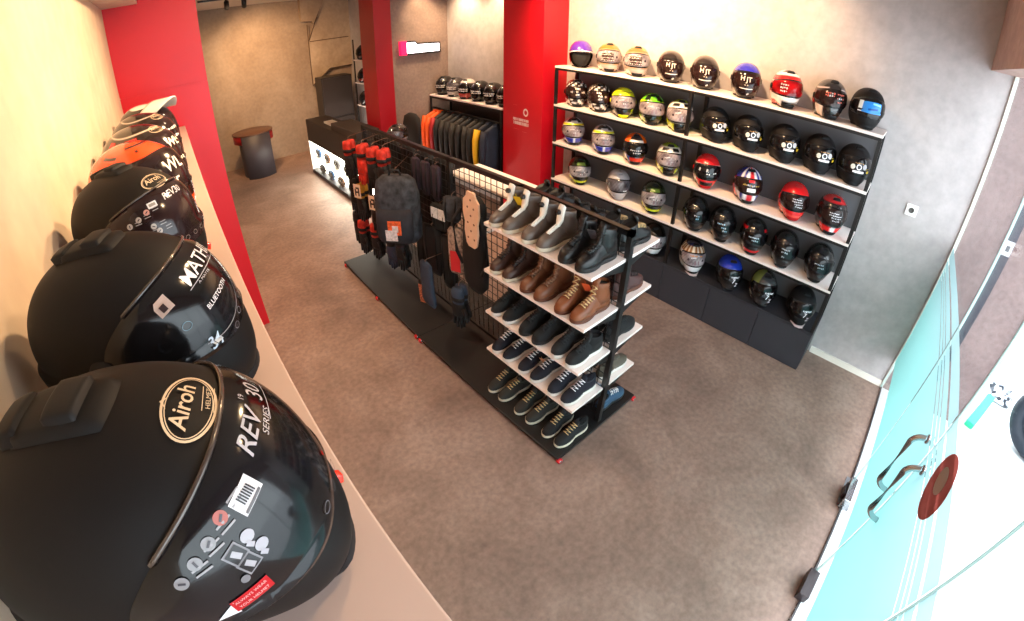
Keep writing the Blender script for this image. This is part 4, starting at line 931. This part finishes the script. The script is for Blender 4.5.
pouch('hanging_cloth', 'slate blue folded cloth hanging low over the base plate', 'cloth', 1.33, 2.4875, .58, .15, .38, .05, NVF, straps=False, taper=1.2, rz=.0)
pouch('hanging_cloth', 'pale grey strip of cloth hanging low left of the slate blue one', 'cloth', 1.42, 2.685, .335, .06, .24, .04, mat('fabric_pale', '8a8c8e', .8, noise=.2, nscale=30), straps=False)
t = pouch('hanging_pack', 'small dark pack with orange and white print low over base plate', 'pack', 1.38, 2.64, .33, .10, .22, .05, BLKF, straps=False)
MB().box(-.028, -.025, -.035, .035, -.20, -.03).build('printed_front', mat('print_mix', 'b86a4a', .6, noise=.9, nscale=70), t)
t = pouch('hanging_pack', 'pale patterned pack with red block hanging right of middle post', 'pack', 1.47, 2.26, .90, .13, .36, .05, mat('pack_pattern', '9a8478', .7, noise=.7, nscale=45), straps=False, taper=1.)
MB().box(-.03, -.026, -.035, .04, -.33, -.17).build('red_block', mat('print_red', 'd0202a', .5), t)
pouch('hanging_pack', 'dark grey shoe like protector pack hanging above the pale patterned pack', 'pack', 1.47, 2.28, 1.12, .14, .18, .06, GRYF)
# dark garments hanging on the far face of the grid
FAR = ['nearest the middle post', 'second from middle post', 'third from middle post', 'fourth from middle post', 'nearest the counter']
for i in range(5):
    g_ = thing('hanging_garment', 'black garment on the far face of the grid, %s' % FAR[i], 'garment', (GX + .09, 2.615 + .262*i, 1.28), 0, 'garments on the far face of the grid')
    blob_loft([(0, .012, .06, 0), (-.04, .03, .12, 0), (-.30, .04, .128, 0), (-.62 - .05*(i % 2), .04, .122, 0), (-.64 - .05*(i % 2), .02, .10, 0)]).build('body', BLKF, g_)
    MB().tube([(0, 0, -.01), (0, 0, .01), (-.082, 0, .012)], .0025, 6).build('hook', HOOK, g_)
glove('plain black gloves in the second row, nearest the counter', 1.30, 3.62, .95, BLKF, BLKF)
glove('plain black gloves in the lowest row, nearest the counter', 1.33, 3.73, .58, BLKF, BLKF)
glove('dark gloves in the lowest row just left of the backpack', 1.36, 2.90, .66, PURF, BLKF)
# beige protector card with dots
cdt = thing('protector_card', 'beige long rounded card with rows of dots on the grid beside the shoe boards', 'card', (1.38, 1.955, 1.27)); hook(cdt, .0, GX - .008 - 1.38)
ol = [(-.035, 0), (.035, 0), (.045, -.03), (.075, -.06), (.078, -.14), (.06, -.20), (.066, -.26), (.05, -.34), (.03, -.36), (-.03, -.36), (-.05, -.34), (-.066, -.26), (-.06, -.20), (-.078, -.14), (-.075, -.06), (-.045, -.03)]
MB().prism(ol, -.012, 0, 'x').build('card', mat('card_beige', 'e0b79a', .6, noise=.06, nscale=20), cdt)
for r_ in range(6):
    for c_ in (-1, 0, 1):
        if (r_ + c_) % 2 == 0: MB().tube([(-.0135, c_*.03, -.05 - .05*r_), (-.012, c_*.03, -.05 - .05*r_)], .007, 10).build('dot', mat('dot_brown', '7a4a38', .6), cdt)
vs_ = thing('body_protector', 'black body protector vest hanging behind the beige card', 'protector', (1.45, 2.03, 1.20)); hook(vs_, .0, GX - .008 - 1.45)
blob_loft([(0, .02, .07, 0), (-.05, .035, .11, 0), (-.25, .04, .10, 0), (-.45, .045, .12, 0), (-.62, .04, .11, 0), (-.68, .02, .06, 0)]).build('vest', BLKF, vs_)
for q_ in (-1, 1):
    s = MB(); s.tube([(-.03, q_*.10, -.1), (-.05, q_*.17, -.2), (-.04, q_*.15, -.42), (-.03, q_*.10, -.5)], .012, 8); s.build('strap', BLKF, vs_)
# things on the small boards beyond the grid
for i, (x, y, z, lab) in enumerate(((1.62, 2.30, .917, 'dark small box on the lower accessory board, the farther one'), (1.62, 2.14, .917, 'dark small box on the lower accessory board, the nearer one'))):
    b = thing('accessory_box', lab, 'box', (x, y, z), .2*i, 'boxes on the lower accessory board')
    MB().box(-.04, .04, -.05, .05, 0, .07, 0, .003).build('carton', mat('carton_dark', '2c2a30', .5), b)
    MB().box(-.0415, -.04, -.03, .03, .02, .05).build('printed_front', mat('carton_print', 'b8b0b4', .6, noise=.4, nscale=90), b)

# ================================================================= CLOTHES RACK IN THE ALCOVE
cr = thing('clothes_rack', 'black clothes rack with pale top board in the alcove beyond the red pillar', 'rack', (0, 0, 0))
CX0, CY0, CY1, CZ = 3.0, 3.60, 5.05, 1.31
MB().box(CX0, XW - .004, CY0, CY1, CZ - .02, CZ, 0, .002).build('top_board', WHITE_BOARD, cr)
for yy in (CY0 + .012, CY1 - .012):
    for xx in (CX0 + .012, XW - .02): MB().box(xx - .011, xx + .011, yy - .011, yy + .011, 0, CZ - .02).build('post', BLACKSTEEL, cr)
MB().tube([(3.04, CY0 + .02, 1.13), (3.04, CY1 - .02, 1.13)], .011, 10).build('hanging_rail', BLACKSTEEL, cr)
MB().box(XW - .014, XW - .006, CY0 + .03, CY1 - .03, .06, CZ - .03).build('back_panel', mat('rack_panel', '3a3634', .6, noise=.2, nscale=40), cr)
MB().box(CX0 + .002, CX0 + .02, CY0 + .02, CY1 - .02, CZ - .045, CZ - .02).build('front_rail', BLACKSTEEL, cr)
for i in range(26): y = 3.7 + i*.05; MB().box(XW - .016, XW - .014, y, y + .022, 1.19, 1.205).build('slot', mat('slot_pale', '8a827c', .5), cr)
def jacket(label, y, m, accent=None, length=.58, turn=0.):
    t = thing('jacket', label, 'jacket', (3.04, y, 1.13), turn*.4, 'jackets on the clothes rack'); t.scale = (.9, .84, 1)
    hg = MB().tube([(.0155*math.cos(a)/.9, 0, .0155*math.sin(a)) for a in np.linspace(3.6, -1.57, 14)] + [(0, 0, -.03)], .002, 6).tube([(-.17, 0, -.085), (0, 0, -.03), (.17, 0, -.085)], .005, 6)
    hg.build('hanger', BLACKSTEEL, t)
    rs = []
    for z, rx, ry in ((-.035, .06, .022), (-.05, .10, .03), (-.08, .175, .035), (-.11, .205, .038), (-.25, .20, .042), (-.42, .19, .044), (-length, .20, .046)):
        rs.append([(rx*math.copysign(abs(math.cos(2*PI*k/20))**.6, math.cos(2*PI*k/20)), ry*math.copysign(abs(math.sin(2*PI*k/20))**.8, math.sin(2*PI*k/20)), z) for k in range(20)])
    MB().rings(rs).build('body', m, t)
    for sg_ in (-1, 1):
        MB().tube([(sg_*.185, 0, -.085), (sg_*.225, -.012, -.20), (sg_*.235, -.02, -.36), (sg_*.225, -.022, -.50)], [.042, .042, .036, .030], 12).build('sleeve', accent if accent is not None and sg_ < 0 else m, t)
    MB().rings([[(.05*math.cos(2*PI*k/16), .026*math.sin(2*PI*k/16), z) for k in range(16)] for z in (-.05, -.018)]).build('collar', m, t)
    return t
ORJ = mat('jacket_orange', 'ee5a16', .6, noise=.1, nscale=20); BKJ = mat('jacket_black', '1e1d20', .7, noise=.25, nscale=16, bump=.2); GYJ = mat('jacket_charcoal', '2e2b2a', .7, noise=.2, nscale=16, bump=.2); YEJ = mat('jacket_yellow', 'eab41a', .6); NVJ = mat('jacket_navy', '1f2434', .7, noise=.2, nscale=16); RDJ = mat('jacket_red', 'b02028', .6); GRJ = mat('jacket_green', '6a9a20', .6)
J = [(4.96, ORJ, None, 'bright orange jacket at the far end of the clothes rack'), (4.87, ORJ, None, 'orange jacket, second from the far end'), (4.77, BKJ, RDJ, 'black jacket with red sleeve beside the orange ones'),
     (4.66, BKJ, None, 'black jacket, fourth from the far end of the clothes rack'), (4.55, GYJ, None, 'dark charcoal jacket, fifth from the far end'), (4.44, BKJ, None, 'plain black jacket, sixth from far end'), (4.32, GYJ, None, 'charcoal jacket, in the middle of the clothes rack'),
     (4.20, BKJ, None, 'plain black jacket directly after the charcoal one'), (4.08, GYJ, None, 'charcoal jacket, two before the yellow sleeved one'), (3.97, BKJ, None, 'black jacket just before the yellow sleeved one'), (3.86, NVJ, YEJ, 'navy jacket with bright yellow sleeve'), (3.74, NVJ, None, 'navy jacket at the near end beside red pillar')]
for i, (y, m_, ac, lab) in enumerate(J): jacket(lab, y, m_, ac, .56 + .04*((i*7) % 3), .08*((i % 3) - 1))
for i, (y, des) in enumerate(((4.92, BLK), (4.67, ['3a3436', ('e<-10', 'b8b0b0')]), (4.42, ['2a2224', ('(e<-8)&(aa<60)', 'a83a34'), ('e>40', 'c8c0bc')]), (4.17, BLK), (3.93, ['1b1618']), (3.70, BLK))):
    lab = ['black helmet at the far end on the clothes rack top', 'dark and silver helmet, second from far end on the clothes rack', 'white crowned helmet with red chin on the clothes rack', 'black helmet, fourth from far end on the clothes rack', 'black helmet, fifth from far end on the clothes rack', 'black helmet nearest the red pillar on the clothes rack'][i]
    make_helmet(lab, (3.165, y, CZ), PI + .4, des, ['smoke', 'silver', 'smoke', 'smoke', 'smoke', 'smoke'][i], 'full', 'helmets on the clothes rack top', sc=(.88, .84, .9), extras={'visor': txtv([(4, -30, 30), (-4, -20, 30)], 'f0e8e4', i, .014)}, seed=120 + i)

# ================================================================= COUNTER, CHAIR, CABINET, DESK AT THE FAR END
ct = thing('display_counter', 'dark sales counter with brightly lit glass display front', 'counter', (0, 0, 0))
KX0, KX1, KY0, KY1 = 1.88, 2.24, 4.9, 7.1
MB().box(KX0, KX1, KY0, KY1, 0, .06, 0, .003).build('plinth', DKGREY, ct)
MB().box(KX0, KX1, KY0, KY1, .55, .90, 0, .004).build('counter_body', mat('counter_dark', '3a3432', .5, noise=.06, nscale=5), ct)
MB().box(KX0 + .11, KX1, KY0 + .02, KY1 - .02, .06, .55).build('lit_back', mat('lit_white', 'ffffff', .5, emit='fff2e2', es=13.), ct)
for yy in (KY0, KY1 - .02): MB().box(KX0, KX0 + .11, yy, yy + .02, .06, .55).build('side_panel', WHITE, ct)
MB().box(KX0 + .02, KX0 + .11, KY0 + .02, KY1 - .02, .535, .55).build('light_strip', mat('strip_white', 'ffffff', .5, emit='fff2e0', es=14.), ct)
MB().box(KX0 + .004, KX0 + .010, KY0 + .02, KY1 - .02, .06, .55).build('display_glass', GLASS, ct)
MB().box(KX0 + .02, KX0 + .105, KY0 + .02, KY1 - .02, .295, .305).build('display_shelf', mat('lit_shelf', 'f4efe8', .4), ct)
MB().box(KX0 + .02, KX1 - .02, 5.0, 5.9, .90, 1.0, 0, .004).build('raised_ledge', MATS['counter_dark'], ct)
dk = [mat('goods_dark', '2a2a2e', .5), mat('goods_blue', '2f5a8a', .5), mat('goods_brown', '6a4a3a', .5), mat('goods_grey', '77767a', .5)]
gn = ['far top', 'second top', 'third top', 'fourth top', 'far bottom', 'second bottom', 'third bottom', 'fourth bottom']
for i in range(8):
    y = 6.85 - .42*(i % 4) - .1*(i // 4); z = .305 if i < 4 else .06
    g_ = thing('goggles', '%s pair of %s riding goggles in the lit counter display' % (gn[i], ['dark', 'blue', 'brown', 'grey'][(i + 1 if i < 4 else i) % 4]), 'goggles', (KX0 + .072, y, z + .001), 0, 'goggles in the counter display'); g_.scale = (.5, 1.3, 1.3)
    mb_ = blob_loft([(0, .03, .055, 0), (.02, .045, .085, 0), (.07, .045, .09, 0), (.10, .03, .07, 0)], e=.6); mb_.build('frame', dk[(i + 1) % 4 if i < 4 else i % 4], g_)
    blob_loft([(.022, .01, .065, -.042), (.03, .012, .072, -.044), (.075, .012, .072, -.044), (.085, .01, .06, -.042)], e=.6).build('lens', mat('goggle_lens', '3a3030', .1, coat=1.), g_)
    MB().tube([(0, -.085, .05), (.03, -.09, .05), (.055, 0, .05), (.03, .09, .05), (0, .085, .05)], .012, 8).build('strap', dk[(i + 2) % 4], g_)
wbx = thing('paper_box', 'small white box lying on the dark counter', 'box', (2.05, 6.3, .902))
MB().box(-.07, .07, -.16, .16, 0, .03, 0, .002).build('carton', WHITE, wbx); MB().box(-.05, .05, -.10, .10, .03, .032).build('lid', mat('box_lid', 'e4ddd2', .6), wbx)
# round backed dark chair behind the counter
ch = thing('office_chair', 'dark swivel chair with rounded backrest beyond the gondola', 'chair', (2.42, 4.58, 0))
blob_loft([(0, .03, .12, .02), (.05, .05, .19, .02), (.25, .05, .20, .03), (.38, .045, .16, .04), (.42, .02, .08, .05)], e=.8).build('backrest', BLKF, ch, (0, 0, .78))
blob_loft([(0, .17, .18, 0), (.02, .21, .21, 0), (.06, .21, .21, 0), (.08, .18, .18, 0)], e=.7).build('seat', BLKF, ch, (-.16, 0, .48))
MB().tube([(0, 0, .06), (0, 0, .48)], .025, 12).build('column', CHROME, ch, (-.16, 0, 0))
MB().tube([(-.05, 0, .52), (.05, 0, .54), (.06, 0, .85)], .018, 8).build('back_support', BLACKSTEEL, ch)
f = MB()
for k in range(5): a = 2*PI*k/5; f.tube([(-.16, 0, .075), (-.16 + .24*math.cos(a), .24*math.sin(a), .05)], [.022, .015], 8); f.tube([(-.16 + .24*math.cos(a) - .012, .24*math.sin(a), .025), (-.16 + .24*math.cos(a) + .012, .24*math.sin(a), .025)], .025, 12)
f.build('base', BLACKSTEEL, ch)
make_helmet('dark helmet with shiny silver visor standing on a post behind the gondola', (1.98, 4.03, 1.04), PI + .5, ['2a2628', ('e<-20', '8a8284')], 'silver', sc=(.78, .76, .78), seed=140)
ps = thing('helmet_stand', 'slim black stand holding the silver visored helmet', 'stand', (1.98, 4.03, 0))
MB().lathe([(0, 0), (.09, 0), (.09, .015), (.02, .03), (.015, 1.0), (.08, 1.02), (.08, 1.04), (0, 1.04)], 24).build('post', BLACKSTEEL, ps)
# tall dark cabinet by the stairs
tc = thing('tall_cabinet', 'tall dark two panel cabinet beneath the staircase', 'cabinet', (0, 0, 0))
MB().box(2.47, 3.06, 7.9, 8.26, 0, 1.42, 0, .004).build('carcass', mat('cab_dark', '26211f', .5), tc)
MB().box(2.49, 3.04, 7.885, 7.9, .03, .66, 0, .003).build('lower_panel', mat('cab_panel', '332c29', .35, noise=.08, nscale=3), tc)
MB().box(2.49, 3.04, 7.885, 7.9, .69, 1.40, 0, .003).build('upper_panel', MATS['cab_panel'], tc)
# wall shelf with helmets seen just left of the middle pillar
ws = thing('corner_helmet_shelf', 'pale wall shelves with dark helmets peeping out left of the middle red pillar', 'shelf', (0, 0, 0))
for z in (.9, 1.3, 1.7): MB().box(2.98, XW, 6.2, 7.55, z - .02, z, 0, .002).build('board', WHITE_BOARD, ws)
for yy in (6.22, 7.53): MB().box(2.98, 3.0, yy - .01, yy + .01, 0, 2.05).build('post', BLACKSTEEL, ws)
for i, z in enumerate((.9, 1.3, 1.7)):
    make_helmet('dark helmet on the %s corner shelf left of the middle pillar' % ['lowest', 'middle', 'highest'][i], (3.10, 7.36, z), PI + .6, [['1c1516'], ['2a1614', ('e<-10', '6a2a24')], ['241a18', ('e<0', '3a2a28')]][i], 'smoke', group='helmets on the corner shelves', sc=SCR, seed=150 + i)
# round reception desk
rd = thing('round_desk', 'small dark round desk with red rimmed top by the far wall', 'desk', (1.12, 7.90, 0))
MB().lathe([(0, 0), (.26, 0), (.265, .01), (.265, .70), (.26, .735), (0, .735)], 48).build('drum', mat('desk_drum', '3d3940', .5, noise=.05, nscale=4), rd)
MB().lathe([(.30, .60), (.345, .60), (.345, .735), (.30, .735)], 48, a0=-.75, a1=3.9).build('red_rim', mat('desk_red', '9a1018', .4), rd)
MB().lathe([(0, .735), (.35, .735), (.355, .742), (.355, .75), (.35, .757), (0, .757)], 48).build('table_top', mat('desk_top', '5a3d30', .4, noise=.08, nscale=4), rd)
MB().lathe([(.265, 0), (.35, .0), (.35, .734), (.265, .734)], 24, a0=3.95, a1=5.5).build('front_panel', MATS['desk_drum'], rd)

# ================================================================= OUTSIDE
ty = thing('vehicle_tyre', 'dark tyre with grey rim standing on the pavement outside the glass', 'tyre', (3.37, -1.80, .30), .9)
tt = MB(); rs = []
for k in range(41):
    a = 2*PI*k/40; rs.append([((.24 + .06*math.cos(b))*math.cos(a), .07*math.sin(b), (.24 + .06*math.cos(b))*math.sin(a)) for b in [2*PI*j/14 for j in range(14)]])
tt.rings(rs, cap0=False, cap1=False); tt.build('tyre', mat('tyre_dark', '1d2430', .6), ty)
m = MB().lathe([(0, -.03), (.18, -.03), (.19, -.02), (.19, .02), (.18, .03), (0, .03)], 32); m.v = [(v[0], v[2], v[1]) for v in m.v]; m.build('rim', mat('rim_pale', '6a7078', .3, .6), ty)
gb = thing('rolled_banner', 'bright green rolled strip lying on the pavement against the outside wall', 'banner', (3.66, -1.42, .0), -.37)
MB().box(-.30, .26, -.035, .035, 0, .05, 0, .01).build('roll', mat('banner_green', '28c88a', .6), gb)
ck = thing('patterned_cloth', 'crumpled black and white cloth beside the green strip on the pavement', 'cloth', (4.06, -1.63, 0), -.2)
s_, t_ = np.meshgrid(np.linspace(-1, 1, 12), np.linspace(-1, 1, 10))
P = np.stack([s_*.17, t_*.10 + .02*np.sin(s_*5), .012 + .05*(1 - s_*s_)*(1 - t_*t_)*(1 + .6*np.sin(s_*6 + t_*4))], -1).reshape(-1, 3)
def chk_mat():
    m = mat('cloth_pattern', '30303c', .8); nt = m.node_tree; v = nt.nodes.new('ShaderNodeTexVoronoi'); v.inputs['Scale'].default_value = 26; r = nt.nodes.new('ShaderNodeValToRGB'); tc_ = nt.nodes.new('ShaderNodeTexCoord')
    nt.links.new(tc_.outputs['Object'], v.inputs['Vector']); r.color_ramp.elements[0].position = .42; r.color_ramp.elements[0].color = (*lin('20242e'), 1); r.color_ramp.elements[1].position = .5; r.color_ramp.elements[1].color = (*lin('c8ccd4'), 1)
    nt.links.new(v.outputs['Color'], r.inputs['Fac']); nt.links.new(r.outputs['Color'], nt.nodes['Principled BSDF'].inputs['Base Color']); return m
b = MB(); b.add(P, grid_faces(12, 10), 0, True); b.build('sheet', chk_mat(), ck)
kp = MB().box(XW - .026, XW - .012, -.895, -.835, 1.32, 1.42, 0, .003).build('lock_plate', mat('plate_pale', 'b8b4b8', .4, .3), bpy.data.objects['trim_4']); MB().box(XW - .0275, XW - .026, -.877, -.853, 1.35, 1.39).build('keyhole', mat('plate_dark', '3a3840', .5), kp)

# ================================================================= LIGHT
def spot(loc, tgt, w, size=80, blend=.8, col=(1, .69, .40), r=.05):
    l = bpy.data.lights.new('spot', 'SPOT'); l.energy = w * 2.3; l.spot_size = rad(size); l.spot_blend = blend; l.color = col; l.shadow_soft_size = r
    o = bpy.data.objects.new('spot_light', l); C.objects.link(o); o.location = loc
    o.rotation_euler = (Vector(tgt) - Vector(loc)).to_track_quat('-Z', 'Y').to_euler()
W = (1, .74, .46)
for y, e in ((2.55, 85), (1.85, 82), (1.15, 58)): spot((2.35, y, 2.82), (3.30, y, 2.15), e, 95, col=(1, .63, .33))
for y, e in ((.35, 15), (1.1, 46), (2.0, 95)): spot((.95, y, 2.82), (XL, y + .1, 1.95), e, 95, col=(1, .66, .36))
spot((.6, 2.2, 2.8), (-.05, 3.4, 1.6), 20, 80)
spot((2.9, 4.75, 2.8), (2.95, 5.1, 2.2), 22, 70)
for y in (3.95, 4.65): spot((3.02, y, 2.82), (3.30, y, 1.5), 40, 110)
spot((.87, 6.66, 2.72), (1.2, 8.5, 1.3), 90, 90, col=(1, .60, .30)); spot((1.1, 6.93, 2.72), (1.9, 8.5, 1.5), 85, 90, col=(1, .60, .30))
spot((2.1, 1.6, 2.82), (1.9, 2.6, 1.6), 40, 100)
spot((.8, 4.6, 2.82), (.9, 4.8, 0), 75, 120, col=(1, .60, .32))
spot((.9, 2.6, 2.82), (.95, 2.7, 0), 40, 120, col=(1, .70, .45))
# daylight through the glass front
w = bpy.data.worlds.new('World'); bpy.context.scene.world = w; w.use_nodes = True
nt = w.node_tree; bg = nt.nodes['Background']; bg.inputs['Color'].default_value = (.88, .92, 1, 1); bg.inputs['Strength'].default_value = 7.5
# ================================================================= CAMERA (wide equidistant-type lens)
cd = bpy.data.cameras.new('Camera'); co = bpy.data.objects.new('Camera', cd); C.objects.link(co)
cd.type = 'PANO'; cd.panorama_type = 'FISHEYE_LENS_POLYNOMIAL'; cd.sensor_width = 36; cd.sensor_fit = 'HORIZONTAL'; cd.fisheye_fov = rad(180)
cd.fisheye_polynomial_k0 = 0
for i, k in enumerate((-0.061799721, -0.00055775131, 4.902254837e-05, -5.53574178e-07)): setattr(cd, 'fisheye_polynomial_k%d' % (i + 1), k)
cd.shift_y = -65.06/621
yaw, pit, rol = rad(41.8269), rad(-28.5181), rad(.5208)
F = Vector((math.sin(yaw)*math.cos(pit), math.cos(yaw)*math.cos(pit), math.sin(pit))); rt = Vector((math.cos(yaw), -math.sin(yaw), 0)); up = rt.cross(F)
Rv = rt*math.cos(rol) + up*math.sin(rol); Uv = up*math.cos(rol) - rt*math.sin(rol)
co.matrix_world = Matrix(((Rv.x, Uv.x, -F.x, -.0546), (Rv.y, Uv.y, -F.y, 0), (Rv.z, Uv.z, -F.z, 2.2329), (0, 0, 0, 1)))
cd.clip_start = .01
sc = bpy.context.scene; sc.camera = co
sc.view_settings.view_transform = 'Standard'; sc.view_settings.look = 'None'; sc.view_settings.exposure = 0
sc.cycles.use_denoising = True; sc.cycles.max_bounces = 8; sc.cycles.transparent_max_bounces = 16; sc.cycles.sample_clamp_indirect = 4
